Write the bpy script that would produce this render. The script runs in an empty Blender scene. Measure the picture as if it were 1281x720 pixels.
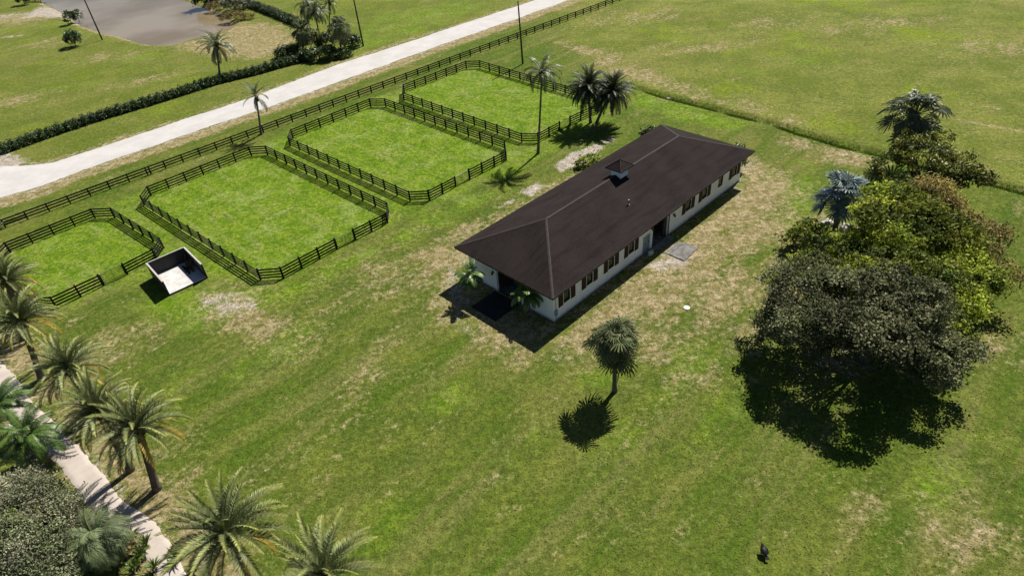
import bpy, math, random
import numpy as np
from mathutils import Vector, Matrix

scn = bpy.context.scene
rnd = random.Random(11)
R = math.radians

# ------------------------------------------------------------------ camera
cam_d = bpy.data.cameras.new("camera")
cam = bpy.data.objects.new("camera", cam_d)
scn.collection.objects.link(cam)
PITCH, ROLL, CAM_H = 0.654889, -0.0862863, 37.47
Fw = Vector((0, math.cos(PITCH), -math.sin(PITCH)))
Rt = Vector((1, 0, 0))
Up = Vector((0, math.sin(PITCH), math.cos(PITCH)))
Rt2 = Rt * math.cos(ROLL) + Up * math.sin(ROLL)
Up2 = -Rt * math.sin(ROLL) + Up * math.cos(ROLL)
m = Matrix((Rt2, Up2, -Fw)).transposed().to_4x4()
m.translation = (0, 0, CAM_H)
cam.matrix_world = m
cam_d.sensor_width = 36
cam_d.lens = 36 * 796.15 / 1281
cam_d.clip_start = 0.5
cam_d.clip_end = 8000
scn.camera = cam

# ------------------------------------------------------------------ sky and sun
SUN_AZ, SUN_EL = 52.0, 50.0          # azimuth from +X, counter-clockwise
world = bpy.data.worlds.new("World")
scn.world = world
world.use_nodes = True
wn = world.node_tree
for n in list(wn.nodes):
    wn.nodes.remove(n)
sky = wn.nodes.new('ShaderNodeTexSky')
sky.sky_type = 'NISHITA'
sky.sun_disc = False
sky.sun_elevation = R(SUN_EL)
sky.sun_rotation = R(90 - SUN_AZ)
sky.air_density = 0.6
sky.dust_density = 0.2
bg = wn.nodes.new('ShaderNodeBackground')
bg.inputs['Strength'].default_value = 0.05
wo = wn.nodes.new('ShaderNodeOutputWorld')
wn.links.new(sky.outputs[0], bg.inputs[0])
wn.links.new(bg.outputs[0], wo.inputs[0])
sun_d = bpy.data.lights.new("sun", 'SUN')
sun_d.energy = 5.0
sun_d.angle = R(0.5)
sun_d.color = (1.0, 0.94, 0.84)
sun = bpy.data.objects.new("sun", sun_d)
scn.collection.objects.link(sun)
sd = Vector((math.cos(R(SUN_EL)) * math.cos(R(SUN_AZ)), math.cos(R(SUN_EL)) * math.sin(R(SUN_AZ)), math.sin(R(SUN_EL))))
sun.rotation_euler = (-sd).to_track_quat('-Z', 'Y').to_euler()
sun.location = sd * 150
scn.view_settings.view_transform = 'Standard'
scn.view_settings.look = 'None'
scn.view_settings.exposure = 0.66
scn.view_settings.gamma = 1.0

# ------------------------------------------------------------------ materials
def nt(name):
    mt = bpy.data.materials.new(name)
    mt.use_nodes = True
    t = mt.node_tree
    b = t.nodes['Principled BSDF']
    return mt, t, b

def N(t, typ, **kw):
    n = t.nodes.new(typ)
    for k, v in kw.items():
        setattr(n, k, v)
    return n

def noise(t, scale, detail=4.0, rough=0.6, vec=None):
    n = N(t, 'ShaderNodeTexNoise')
    n.inputs['Scale'].default_value = scale
    n.inputs['Detail'].default_value = detail
    n.inputs['Roughness'].default_value = rough
    if vec is not None:
        t.links.new(vec, n.inputs['Vector'])
    return n.outputs['Fac']

def mixc(t, fac, a, b, blend='MIX'):
    n = N(t, 'ShaderNodeMix', data_type='RGBA', blend_type=blend)
    for s, v in ((n.inputs[0], fac), (n.inputs[6], a), (n.inputs[7], b)):
        if hasattr(v, 'is_linked') or hasattr(v, 'links'):
            t.links.new(v, s)
        elif isinstance(v, (int, float)):
            s.default_value = v
        else:
            s.default_value = (*v, 1)
    return n.outputs[2]

def math_n(t, op, a, b=None, clamp=False):
    n = N(t, 'ShaderNodeMath', operation=op)
    n.use_clamp = clamp
    for s, v in ((n.inputs[0], a), (n.inputs[1], b)):
        if v is None:
            continue
        if isinstance(v, (int, float)):
            s.default_value = v
        else:
            t.links.new(v, s)
    return n.outputs[0]

def remap(t, v, a, b, c=0.0, d=1.0, smooth=True):
    n = N(t, 'ShaderNodeMapRange')
    if smooth:
        n.interpolation_type = 'SMOOTHSTEP'
    t.links.new(v, n.inputs[0])
    for i, x in enumerate((a, b, c, d)):
        n.inputs[1 + i].default_value = x
    return n.outputs[0]

def coord(t, which='Object', rot=0.0, scale=(1, 1, 1)):
    c = N(t, 'ShaderNodeTexCoord')
    mp = N(t, 'ShaderNodeMapping')
    mp.inputs['Rotation'].default_value = (0, 0, rot)
    t.links.new(c.outputs[which], mp.inputs[0])
    m2 = N(t, 'ShaderNodeMapping')
    m2.inputs['Scale'].default_value = scale
    t.links.new(mp.outputs[0], m2.inputs[0])
    return m2.outputs[0]

def add_bump(t, b, h, strength=0.5, dist=0.05):
    n = N(t, 'ShaderNodeBump')
    n.inputs['Strength'].default_value = strength
    n.inputs['Distance'].default_value = dist
    t.links.new(h, n.inputs['Height'])
    t.links.new(n.outputs[0], b.inputs['Normal'])

def simple(name, ca, cb, scale=3.0, rough=0.7, bump=0.0, bscale=20.0, stretch=(1, 1, 1), spec=0.3, metal=0.0, bdist=0.02):
    mt, t, b = nt(name)
    v = coord(t, 'Object', 0, stretch)
    f = remap(t, noise(t, scale, 5, 0.65, v), 0.3, 0.7)
    t.links.new(mixc(t, f, ca, cb), b.inputs['Base Color'])
    b.inputs['Roughness'].default_value = rough
    b.inputs['Specular IOR Level'].default_value = spec
    b.inputs['Metallic'].default_value = metal
    if bump:
        add_bump(t, b, noise(t, bscale, 3, 0.6, v), bump, bdist)
    return mt

def leaf_mat(name, col, rough=0.5, trans=0.25, spec=0.35, var=0.35):
    """leaf: base colour times a per-leaf tint, a little light passes through"""
    mt, t, b = nt(name)
    at = N(t, 'ShaderNodeAttribute', attribute_name='tint')
    oi = N(t, 'ShaderNodeObjectInfo')
    c = mixc(t, 1.0, at.outputs['Color'], col, 'MULTIPLY')
    v = remap(t, oi.outputs['Random'], 0, 1, 1 - var, 1 + var, False)
    vv = N(t, 'ShaderNodeCombineColor')
    for i in range(3):
        t.links.new(v, vv.inputs[i])
    c = mixc(t, 1.0, c, vv.outputs[0], 'MULTIPLY')
    t.links.new(c, b.inputs['Base Color'])
    b.inputs['Roughness'].default_value = rough
    b.inputs['Specular IOR Level'].default_value = spec
    tr = N(t, 'ShaderNodeBsdfTranslucent')
    t.links.new(c, tr.inputs[0])
    mx = N(t, 'ShaderNodeMixShader')
    mx.inputs[0].default_value = trans
    out = t.nodes['Material Output']
    t.links.new(b.outputs[0], mx.inputs[1])
    t.links.new(tr.outputs[0], mx.inputs[2])
    t.links.new(mx.outputs[0], out.inputs[0])
    return mt

M = {}
M['fence'] = simple('black_stained_wood', (0.006, 0.006, 0.006), (0.018, 0.016, 0.015), 2.5, 0.75, 0.3, 30, (0.3, 1, 1), 0.2)
M['gate'] = simple('galvanised_tube', (0.03, 0.031, 0.031), (0.06, 0.061, 0.06), 6, 0.5, spec=0.4, metal=0.3)
M['bark'] = simple('grey_bark', (0.05, 0.042, 0.034), (0.13, 0.115, 0.098), 3.5, 0.9, 0.8, 14, (1, 1, 0.4), 0.1, bdist=0.04)
M['palm_trunk'] = simple('palm_trunk_bark', (0.07, 0.055, 0.043), (0.19, 0.165, 0.14), 5, 0.9, 0.9, 9, (0.6, 0.6, 3.0), 0.1, bdist=0.05)
M['boots'] = simple('old_leaf_bases', (0.05, 0.033, 0.02), (0.16, 0.11, 0.065), 7, 0.9, 0.6, 16, spec=0.1)
M['date'] = leaf_mat('date_palm_frond', (0.130, 0.160, 0.080), 0.5, 0.08, 0.25, 0.28)
M['wash'] = leaf_mat('dark_fan_leaf', (0.06, 0.085, 0.035), 0.45, 0.1, 0.35, 0.4)
M['date_gold'] = leaf_mat('golden_green_frond', (0.20, 0.195, 0.085), 0.5, 0.12, 0.25, 0.3)
M['date_dark'] = leaf_mat('dark_date_frond', (0.045, 0.062, 0.026), 0.5, 0.10, 0.22, 0.3)
M['date_old'] = leaf_mat('yellowed_frond', (0.34, 0.27, 0.075), 0.55, 0.15, 0.3, 0.3)
M['dead'] = leaf_mat('dead_brown_frond', (0.15, 0.10, 0.06), 0.8, 0.05, 0.1, 0.3)
M['queen'] = leaf_mat('queen_palm_frond', (0.085, 0.115, 0.045), 0.45, 0.15, 0.45, 0.25)
M['areca'] = leaf_mat('feathery_palm_frond', (0.075, 0.135, 0.03), 0.42, 0.2, 0.45, 0.3)
M['weep'] = leaf_mat('grey_green_feather_frond', (0.12, 0.155, 0.075), 0.5, 0.15, 0.25, 0.3)
M['sabal'] = leaf_mat('fan_palm_leaf', (0.10, 0.122, 0.050), 0.6, 0.08, 0.16, 0.5)
M['bismarck'] = leaf_mat('silver_fan_leaf', (0.17, 0.225, 0.225), 0.55, 0.05, 0.25, 0.25)
M['oak'] = leaf_mat('oak_leaf', (0.082, 0.090, 0.046), 0.6, 0.28, 0.16, 0.0)
M['yellow_leaf'] = leaf_mat('yellow_green_leaf', (0.185, 0.225, 0.038), 0.55, 0.4, 0.15, 0.0)
M['dark_leaf'] = leaf_mat('dark_glossy_leaf', (0.115, 0.135, 0.032), 0.5, 0.2, 0.2, 0.0)
M['sage_leaf'] = leaf_mat('sage_leaf', (0.215, 0.225, 0.150), 0.6, 0.2, 0.15, 0.0)
M['rust_leaf'] = leaf_mat('rust_leaf', (0.20, 0.160, 0.060), 0.7, 0.2, 0.2, 0.0)
M['hedge_leaf'] = leaf_mat('hedge_leaf', (0.05, 0.085, 0.022), 0.5, 0.15, 0.4, 0.0)
M['shrub_leaf'] = leaf_mat('shrub_leaf', (0.09, 0.13, 0.03), 0.5, 0.2, 0.35, 0.0)
M['lime_leaf'] = leaf_mat('lime_leaf', (0.24, 0.30, 0.05), 0.5, 0.25, 0.3, 0.1)
M['white'] = simple('white_painted_stucco', (0.76, 0.78, 0.80), (0.84, 0.85, 0.86), 1.2, 0.8, 0.15, 40)
M['trim'] = simple('white_trim_paint', (0.70, 0.71, 0.72), (0.80, 0.80, 0.80), 4, 0.6)
M['shutter'] = simple('stained_cedar', (0.026, 0.010, 0.006), (0.055, 0.022, 0.012), 5, 0.7, 0.2, 25, (1, 1, 0.2))
M['bluegrey'] = simple('blue_grey_paint', (0.16, 0.22, 0.27), (0.22, 0.29, 0.34), 5, 0.55)
M['darkwood'] = simple('dark_stall_wood', (0.03, 0.022, 0.017), (0.07, 0.052, 0.04), 4, 0.8, stretch=(0.3, 1, 1))
M['concrete'] = simple('old_concrete', (0.085, 0.083, 0.078), (0.20, 0.195, 0.185), 1.8, 0.9, 0.3, 30)
M['rubber'] = simple('black_rubber', (0.010, 0.010, 0.011), (0.020, 0.020, 0.022), 5, 0.85, 0.2, 20)
M['bin_black'] = simple('black_painted_block', (0.012, 0.012, 0.014), (0.030, 0.030, 0.033), 1.3, 0.6, 0.2, 12)
M['bin_floor'] = simple('white_concrete_floor', (0.40, 0.39, 0.375), (0.60, 0.59, 0.58), 1.1, 0.85, 0.2, 25)
M['bin_cap'] = simple('pale_concrete_cap', (0.33, 0.31, 0.29), (0.46, 0.44, 0.41), 5, 0.85)
M['metal'] = simple('dull_metal', (0.25, 0.26, 0.27), (0.36, 0.37, 0.38), 6, 0.45, metal=0.6)
M['black_metal'] = simple('black_metal', (0.012, 0.012, 0.012), (0.025, 0.025, 0.025), 6, 0.5)
M['pole'] = simple('weathered_pole_wood', (0.035, 0.028, 0.023), (0.075, 0.062, 0.052), 6, 0.9, 0.3, 20, (1, 1, 0.1))
M['rock'] = simple('pale_limestone', (0.36, 0.34, 0.31), (0.55, 0.53, 0.50), 3, 0.9, 0.5, 9)
M['white_plastic'] = simple('white_cover', (0.48, 0.48, 0.46), (0.60, 0.60, 0.57), 4, 0.5)
M['feather'] = simple('black_plumage', (0.006, 0.006, 0.007), (0.016, 0.015, 0.017), 12, 0.5, 0.3, 40)
M['bird_head'] = simple('grey_bare_skin', (0.05, 0.045, 0.045), (0.09, 0.08, 0.08), 12, 0.7)
mt, t, b = nt('window_glass')
b.inputs['Base Color'].default_value = (0.015, 0.018, 0.02, 1)
b.inputs['Roughness'].default_value = 0.08
M['glass'] = mt

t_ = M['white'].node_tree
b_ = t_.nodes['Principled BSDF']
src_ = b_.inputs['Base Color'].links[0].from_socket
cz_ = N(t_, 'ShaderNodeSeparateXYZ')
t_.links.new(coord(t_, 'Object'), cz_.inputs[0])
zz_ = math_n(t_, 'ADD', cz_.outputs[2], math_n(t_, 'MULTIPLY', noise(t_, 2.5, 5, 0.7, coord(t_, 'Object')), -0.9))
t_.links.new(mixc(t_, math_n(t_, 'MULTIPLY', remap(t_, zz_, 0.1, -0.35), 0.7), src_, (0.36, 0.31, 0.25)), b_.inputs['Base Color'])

# roof shingles: brown-grey blotches, faint courses and streaks running down the slope
mt, t, b = nt('brown_shingles')
v = coord(t, 'Object')
big = remap(t, noise(t, 0.35, 4, 0.6, v), 0.3, 0.7)
c = mixc(t, big, (0.0152, 0.0120, 0.0117), (0.0240, 0.0190, 0.0183))
fine = remap(t, noise(t, 5.0, 4, 0.7, v), 0.3, 0.75)
c = mixc(t, math_n(t, 'MULTIPLY', fine, 0.5), c, (0.036, 0.027, 0.0255))
streak = remap(t, noise(t, 1.0, 3, 0.6, coord(t, 'Object', 0, (0.25, 2.0, 0.3))), 0.45, 0.75)
c = mixc(t, math_n(t, 'MULTIPLY', streak, 0.6), c, (0.011, 0.0085, 0.0085))
t.links.new(c, b.inputs['Base Color'])
b.inputs['Roughness'].default_value = 0.95
b.inputs['Specular IOR Level'].default_value = 0.06
br = N(t, 'ShaderNodeTexWave', bands_direction='Z')
br.inputs['Scale'].default_value = 8.0
br.inputs['Distortion'].default_value = 0.5
t.links.new(v, br.inputs['Vector'])
add_bump(t, b, math_n(t, 'ADD', math_n(t, 'MULTIPLY', br.outputs['Fac'], 0.12), noise(t, 6, 4, 0.75, v)), 0.5, 0.04)
M['roof'] = mt
M['ridge'] = simple('ridge_cap_shingle', (0.024, 0.019, 0.0178), (0.038, 0.030, 0.028), 3, 0.85, 0.2, 12)

# gravel of the road and driveway
def gravel(name, ca, cb, dirt):
    mt, t, b = nt(name)
    v = coord(t, 'Object')
    f = remap(t, noise(t, 0.35, 6, 0.65, v), 0.3, 0.7)
    c = mixc(t, f, ca, cb)
    sp = remap(t, noise(t, 14, 2, 0.8, v), 0.55, 0.8)
    c = mixc(t, math_n(t, 'MULTIPLY', sp, 0.35), c, dirt)
    lane = remap(t, noise(t, 0.5, 4, 0.6, coord(t, 'Object', -R(41.2), (0.08, 1.6, 1))), 0.5, 0.75)
    c = mixc(t, math_n(t, 'MULTIPLY', lane, 0.25), c, dirt)
    t.links.new(c, b.inputs['Base Color'])
    b.inputs['Roughness'].default_value = 0.95
    b.inputs['Specular IOR Level'].default_value = 0.1
    add_bump(t, b, noise(t, 10, 4, 0.7, v), 0.4, 0.05)
    return mt
M['road'] = gravel('white_shell_rock', (0.42, 0.405, 0.40), (0.48, 0.47, 0.465), (0.33, 0.305, 0.285))
M['drive'] = gravel('pale_sand_gravel', (0.37, 0.32, 0.28), (0.46, 0.415, 0.375), (0.26, 0.21, 0.175))

# pond water
mt, t, b = nt('muddy_water')
v = coord(t, 'Object')
f = remap(t, noise(t, 0.05, 3, 0.5, v), 0.35, 0.65)
t.links.new(mixc(t, f, (0.165, 0.122, 0.060), (0.25, 0.205, 0.135)), b.inputs['Base Color'])
b.inputs['Roughness'].default_value = 0.06
b.inputs['IOR'].default_value = 1.33
add_bump(t, b, noise(t, 1.5, 3, 0.5, v), 0.15, 0.02)
M['water'] = mt

# grass: four vertex masks (dry, lush, bare, mown) broken up by noise
mt, t, b = nt('lawn_grass')
v = coord(t, 'Object')
vm = coord(t, 'Object', -R(42.7), (0.16, 1.0, 1.0))      # stretched along the mowing direction
msk = N(t, 'ShaderNodeAttribute', attribute_name='mask')
sep = N(t, 'ShaderNodeSeparateColor')
t.links.new(msk.outputs['Color'], sep.inputs[0])
dry_m, lush_m, bare_m = sep.outputs[0], sep.outputs[1], sep.outputs[2]
pasture_m = msk.outputs['Alpha']
n_big = noise(t, 0.045, 5, 0.6, v)
n_mid = noise(t, 0.28, 5, 0.65, v)
n_sml = noise(t, 2.0, 5, 0.8, v)
n_fin = noise(t, 6.0, 4, 0.85, v)
n_mow = noise(t, 0.34, 4, 0.6, vm)
def tone(c, f, amt, col):
    return mixc(t, math_n(t, 'MULTIPLY', f, amt), c, col)
c = mixc(t, remap(t, n_mid, 0.36, 0.64), (0.066, 0.102, 0.013), (0.108, 0.138, 0.020))
c = tone(c, remap(t, n_big, 0.44, 0.62), 0.6, (0.140, 0.144, 0.034))
c = tone(c, remap(t, n_mow, 0.46, 0.62), 0.8, (0.062, 0.106, 0.010))
c = tone(c, remap(t, noise(t, 0.30, 5, 0.65, coord(t, 'Object', -R(42.7), (0.13, 1.2, 1))), 0.49, 0.64), 0.5, (0.165, 0.160, 0.052))
c = tone(c, remap(t, noise(t, 0.16, 5, 0.7, coord(t, 'Object', 0.7)), 0.53, 0.66), 0.5, (0.074, 0.104, 0.016))
# far pasture: yellower, mottled
pc = mixc(t, remap(t, noise(t, 0.09, 6, 0.7, v), 0.40, 0.60), (0.102, 0.130, 0.018), (0.158, 0.174, 0.036))
pc = tone(pc, remap(t, noise(t, 0.14, 6, 0.75, coord(t, 'Object', 0.4, (1, 2.4, 1))), 0.50, 0.62), 0.7, (0.102, 0.130, 0.024))
pc = tone(pc, remap(t, noise(t, 0.05, 6, 0.7, coord(t, 'Object', 1.1)), 0.52, 0.64), 0.45, (0.205, 0.178, 0.064))
pc = tone(pc, remap(t, noise(t, 0.065, 6, 0.7, coord(t, 'Object', 2.3)), 0.53, 0.64), 0.8, (0.148, 0.196, 0.012))
pc = tone(pc, remap(t, noise(t, 0.8, 5, 0.8, v), 0.52, 0.64), 0.6, (0.072, 0.100, 0.015))
c = mixc(t, pasture_m, c, pc)
# lush
lc = mixc(t, remap(t, noise(t, 0.5, 5, 0.7, v), 0.38, 0.62), (0.082, 0.152, 0.007), (0.136, 0.204, 0.015))
lc = tone(lc, remap(t, noise(t, 0.2, 6, 0.75, v), 0.52, 0.64), 0.5, (0.22, 0.27, 0.085))
lc = tone(lc, remap(t, noise(t, 0.6, 5, 0.7, coord(t, 'Object', R(47), (0.2, 1.6, 1))), 0.5, 0.66), 0.75, (0.185, 0.212, 0.055))
lm = remap(t, math_n(t, 'ADD', lush_m, math_n(t, 'MULTIPLY', math_n(t, 'SUBTRACT', n_mid, 0.5), 1.1)), 0.20, 0.70)
c = mixc(t, lm, c, lc)
# dry straw
dc = mixc(t, remap(t, noise(t, 0.9, 6, 0.8, v), 0.40, 0.60), (0.165, 0.142, 0.052), (0.335, 0.268, 0.165))
dn = math_n(t, 'ADD', math_n(t, 'MULTIPLY', math_n(t, 'SUBTRACT', noise(t, 0.33, 6, 0.75, coord(t, 'Object', -R(42.7), (0.5, 1, 1))), 0.5), 2.2),
            math_n(t, 'MULTIPLY', math_n(t, 'SUBTRACT', n_sml, 0.5), 1.5))
dm = remap(t, math_n(t, 'ADD', dry_m, dn), 0.16, 0.66)
c = tone(c, dm, 0.9, dc)
# bare sandy soil
bc = mixc(t, remap(t, noise(t, 1.1, 6, 0.75, v), 0.38, 0.62), (0.26, 0.225, 0.188), (0.42, 0.375, 0.325))
bn = math_n(t, 'ADD', math_n(t, 'MULTIPLY', math_n(t, 'SUBTRACT', noise(t, 0.8, 6, 0.78, v), 0.5), 1.9), math_n(t, 'MULTIPLY', math_n(t, 'SUBTRACT', n_fin, 0.5), 1.0))
bm_ = remap(t, math_n(t, 'ADD', bare_m, bn), 0.42, 0.74)
c = mixc(t, bm_, c, bc)
# blade-scale mottling
sp = remap(t, n_sml, 0.34, 0.66, 0.68, 1.30)
sp2 = remap(t, n_fin, 0.34, 0.66, 0.70, 1.30)
sp = math_n(t, 'MULTIPLY', sp, sp2)
cc = N(t, 'ShaderNodeCombineColor')
for i in range(3):
    t.links.new(sp, cc.inputs[i])
c = mixc(t, 1.0, c, cc.outputs[0], 'MULTIPLY')
t.links.new(c, b.inputs['Base Color'])
b.inputs['Roughness'].default_value = 0.95
b.inputs['Specular IOR Level'].default_value = 0.08
hh = math_n(t, 'ADD', math_n(t, 'MULTIPLY', n_sml, 1.0), math_n(t, 'MULTIPLY', n_fin, 0.6))
add_bump(t, b, hh, 0.8, 0.16)
M['grass'] = mt

# ------------------------------------------------------------------ mesh helpers
class MB:
    def __init__(s):
        s.v, s.f, s.t = [], [], []
    def add(s, vs, fs, tint=None):
        o = len(s.v)
        s.v += [tuple(x) for x in vs]
        s.f += [tuple(i + o for i in f) for f in fs]
        s.t += [tint or (1, 1, 1)] * len(vs)
    def box(s, x0, x1, y0, y1, z0, z1):
        s.add([(x0, y0, z0), (x1, y0, z0), (x1, y1, z0), (x0, y1, z0), (x0, y0, z1), (x1, y0, z1), (x1, y1, z1), (x0, y1, z1)],
              [(0, 3, 2, 1), (4, 5, 6, 7), (0, 1, 5, 4), (1, 2, 6, 5), (2, 3, 7, 6), (3, 0, 4, 7)])
    def tube(s, pts, radii, n=6, cap=True, tint=None):
        pts = [Vector(p) for p in pts]
        vs, fs = [], []
        for i, p in enumerate(pts):
            d = (pts[min(i + 1, len(pts) - 1)] - pts[max(i - 1, 0)]).normalized()
            a = d.cross(Vector((0.31, 0.95, 0.05)) if abs(d.y) < 0.9 else Vector((1, 0, 0))).normalized()
            b2 = d.cross(a)
            for k in range(n):
                an = 2 * math.pi * k / n
                vs.append(p + (a * math.cos(an) + b2 * math.sin(an)) * radii[i])
        for i in range(len(pts) - 1):
            for k in range(n):
                k2 = (k + 1) % n
                fs.append((i * n + k, i * n + k2, (i + 1) * n + k2, (i + 1) * n + k))
        if cap:
            fs.append(tuple(range(n - 1, -1, -1)))
            fs.append(tuple((len(pts) - 1) * n + k for k in range(n)))
        s.add(vs, fs, tint)
    def data(s, name, mat):
        me = bpy.data.meshes.new(name)
        me.from_pydata(s.v, [], s.f)
        a = me.attributes.new('tint', 'FLOAT_COLOR', 'POINT')
        arr = np.ones((len(s.v), 4), dtype=np.float32)
        if s.t:
            arr[:, :3] = np.array(s.t, dtype=np.float32)
        a.data.foreach_set('color', arr.ravel())
        if mat:
            me.materials.append(mat)
        return me
    def build(s, name, mat, parent=None, smooth=False, bevel=0.0):
        me = s.data(name, mat)
        if smooth:
            me.polygons.foreach_set('use_smooth', [True] * len(me.polygons))
        return link(name, me, parent)

def link(name, me, parent=None, loc=None, rz=None, scale=None):
    o = bpy.data.objects.new(name, me)
    scn.collection.objects.link(o)
    if parent is not None:
        o.parent = parent
    if loc is not None:
        o.location = loc
    if rz is not None:
        o.rotation_euler = (0, 0, rz)
    if scale is not None:
        o.scale = scale
    return o

def tag(o, label, cat, group=None):
    o['label'] = label
    o['category'] = cat
    if group:
        o['group'] = group
    return o

def thing(name, label, cat, loc=(0, 0, 0), rz=0.0, group=None):
    o = link(name, None, None, loc, rz)
    o.empty_display_size = 0.3
    return tag(o, label, cat, group)

def quads_mesh(name, V, T, mat):
    """V (n,4,3) quads, T (n,3) tints"""
    n = len(V)
    me = bpy.data.meshes.new(name)
    me.vertices.add(n * 4)
    me.loops.add(n * 4)
    me.polygons.add(n)
    me.vertices.foreach_set('co', V.reshape(-1).astype(np.float32))
    me.loops.foreach_set('vertex_index', np.arange(n * 4, dtype=np.int32))
    me.polygons.foreach_set('loop_start', np.arange(0, n * 4, 4, dtype=np.int32))
    me.polygons.foreach_set('loop_total', np.full(n, 4, dtype=np.int32))
    a = me.attributes.new('tint', 'FLOAT_COLOR', 'POINT')
    arr = np.ones((n, 4, 4), dtype=np.float32)
    arr[:, :, :3] = T[:, None, :]
    a.data.foreach_set('color', arr.ravel())
    me.materials.append(mat)
    me.update(calc_edges=True)
    me.validate()
    return me

# ------------------------------------------------------------------ layout measured on the ground (metres; camera above the origin)
BARN_C, BARN_A = (11.887, 58.378), 0.745616
E1 = np.array([math.cos(BARN_A), math.sin(BARN_A)])
E2 = np.array([math.sin(BARN_A), -math.cos(BARN_A)])
def barn_pt(x, y):
    p = np.array(BARN_C) + E1 * x + E2 * y
    return (float(p[0]), float(p[1]))

ROAD_LO = [(-76.81, 68.48), (-70.67, 74.02), (-66.09, 77.98), (-62.45, 79.76), (-59.46, 83.14), (-55.01, 87.54), (-36.18, 103.41), (-19.93, 118.23), (-6.93, 130.65), (4.76, 140.84), (18.57, 153.70), (38.62, 172.52), (60.78, 193.25)]
ROAD_UP = [(-85.09, 79.55), (-78.37, 85.90), (-73.29, 88.97), (-67.93, 88.21), (-65.39, 88.50), (-62.44, 90.85), (-59.36, 93.58), (-51.62, 100.47), (-41.37, 108.92), (-29.47, 122.53), (-14.07, 135.45), (5.37, 152.47), (10.64, 157.19), (31.39, 177.28), (52.82, 196.89)]
DRIVE_R = [(-54.79, 49.51), (-47.51, 45.11), (-44.15, 42.04), (-40.83, 38.92), (-37.22, 35.83), (-32.86, 32.08), (-28.71, 28.25), (-25.75, 26.25), (-23.66, 24.17), (-21.98, 21.94), (-20.33, 19.31)]
DRIVE_L = [(-55.26, 46.72), (-48.50, 41.97), (-43.87, 38.91), (-40.44, 35.94), (-37.11, 33.20), (-34.53, 30.95), (-31.60, 28.21), (-28.52, 25.67), (-25.79, 23.80), (-24.17, 22.35), (-22.57, 19.50)]
POND = [(-134.29, 213.34), (-126.30, 201.05), (-119.08, 193.32), (-112.61, 185.37), (-107.28, 178.96), (-101.20, 171.15), (-96.61, 166.93), (-91.24, 161.61), (-85.73, 157.71), (-78.12, 150.57), (-73.30, 147.43), (-69.47, 146.63), (-66.31, 150.15), (-63.22, 151.07), (-60.13, 153.90), (-59.61, 158.30),
        (-62.20, 162.52), (-64.47, 166.78), (-66.85, 171.25), (-69.64, 173.69), (-72.69, 178.63), (-75.90, 181.33), (-81.30, 188.24), (-87.44, 194.84), (-96.13, 202.62), (-109.73, 212.55), (-123.81, 216.68), (-130.91, 216.17)]
DITCH = [(18.31, 101.28), (21.31, 98.72), (25.89, 92.50), (29.80, 88.43), (33.04, 84.72), (35.54, 82.18), (37.83, 79.50), (39.44, 76.82), (40.97, 75.00), (43.07, 72.18), (46.30, 69.03), (49.99, 64.92), (53.51, 60.93), (55.88, 58.12), (60.95, 51.31)]
PAD_A = [(-57.16, 63.65), (-50.35, 70.00), (-47.84, 69.78), (-38.70, 61.65), (-38.70, 59.58), (-45.88, 52.07), (-48.28, 52.64), (-57.14, 60.57)]
PAD_B = [(-45.34, 74.78), (-34.99, 84.43), (-32.67, 84.30), (-13.66, 65.24), (-13.52, 62.96), (-23.33, 53.80), (-25.68, 53.82), (-45.20, 72.30)]
PAD_C = [(-30.18, 89.34), (-19.91, 99.04), (-17.44, 98.55), (0.66, 79.31), (0.69, 76.22), (-8.95, 67.38), (-11.26, 67.57), (-29.99, 86.70)]
PAD_D = [(-14.96, 104.17), (-4.70, 113.30), (-2.29, 112.97), (14.28, 93.56), (15.36, 89.69), (5.28, 80.78), (3.08, 81.22), (-14.73, 100.71)]

# ------------------------------------------------------------------ ground sheet with masks
def dense(lo, hi, step, far):
    a = list(np.arange(lo, hi + step, step))
    s = step
    x = lo
    left = []
    while x > -far:
        s *= 1.35
        x -= s
        left.append(x)
    s = step
    x = a[-1]
    right = []
    while x < far:
        s *= 1.35
        x += s
        right.append(x)
    return np.array(left[::-1] + a + right)

gx = dense(-165, 125, 0.45, 3500)
gy = dense(6, 235, 0.45, 3500)
GX, GY = np.meshgrid(gx, gy)
nrng = np.random.default_rng(5)

def seg_dist(pts, closed=False):
    d = np.full(GX.shape, 1e9)
    q = list(pts) + ([pts[0]] if closed else [])
    for (ax, ay), (bx, by) in zip(q[:-1], q[1:]):
        vx, vy = bx - ax, by - ay
        tt = np.clip(((GX - ax) * vx + (GY - ay) * vy) / (vx * vx + vy * vy + 1e-9), 0, 1)
        d = np.minimum(d, np.hypot(GX - ax - tt * vx, GY - ay - tt * vy))
    return d

def inside(pts):
    r = np.zeros(GX.shape, bool)
    n = len(pts)
    for i in range(n):
        (ax, ay), (bx, by) = pts[i], pts[(i + 1) % n]
        c_ = ((ay > GY) != (by > GY))
        with np.errstate(divide='ignore', invalid='ignore'):
            r ^= c_ & (GX < (bx - ax) * (GY - ay) / (by - ay + 1e-12) + ax)
    return r

def soft_poly(pts, soft):
    sdist = seg_dist(pts, True)
    s_ = np.where(inside(pts), -sdist, sdist)
    return np.clip(0.5 - s_ / (2 * soft), 0, 1)

def blob(c, rx, ry, ang=0.0, power=1.0):
    ca, sa = math.cos(ang), math.sin(ang)
    u = ((GX - c[0]) * ca + (GY - c[1]) * sa) / rx
    w = (-(GX - c[0]) * sa + (GY - c[1]) * ca) / ry
    return np.exp(-(u * u + w * w) * power)

def mx(*a):
    r = a[0]
    for x in a[1:]:
        r = np.maximum(r, x)
    return r

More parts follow.
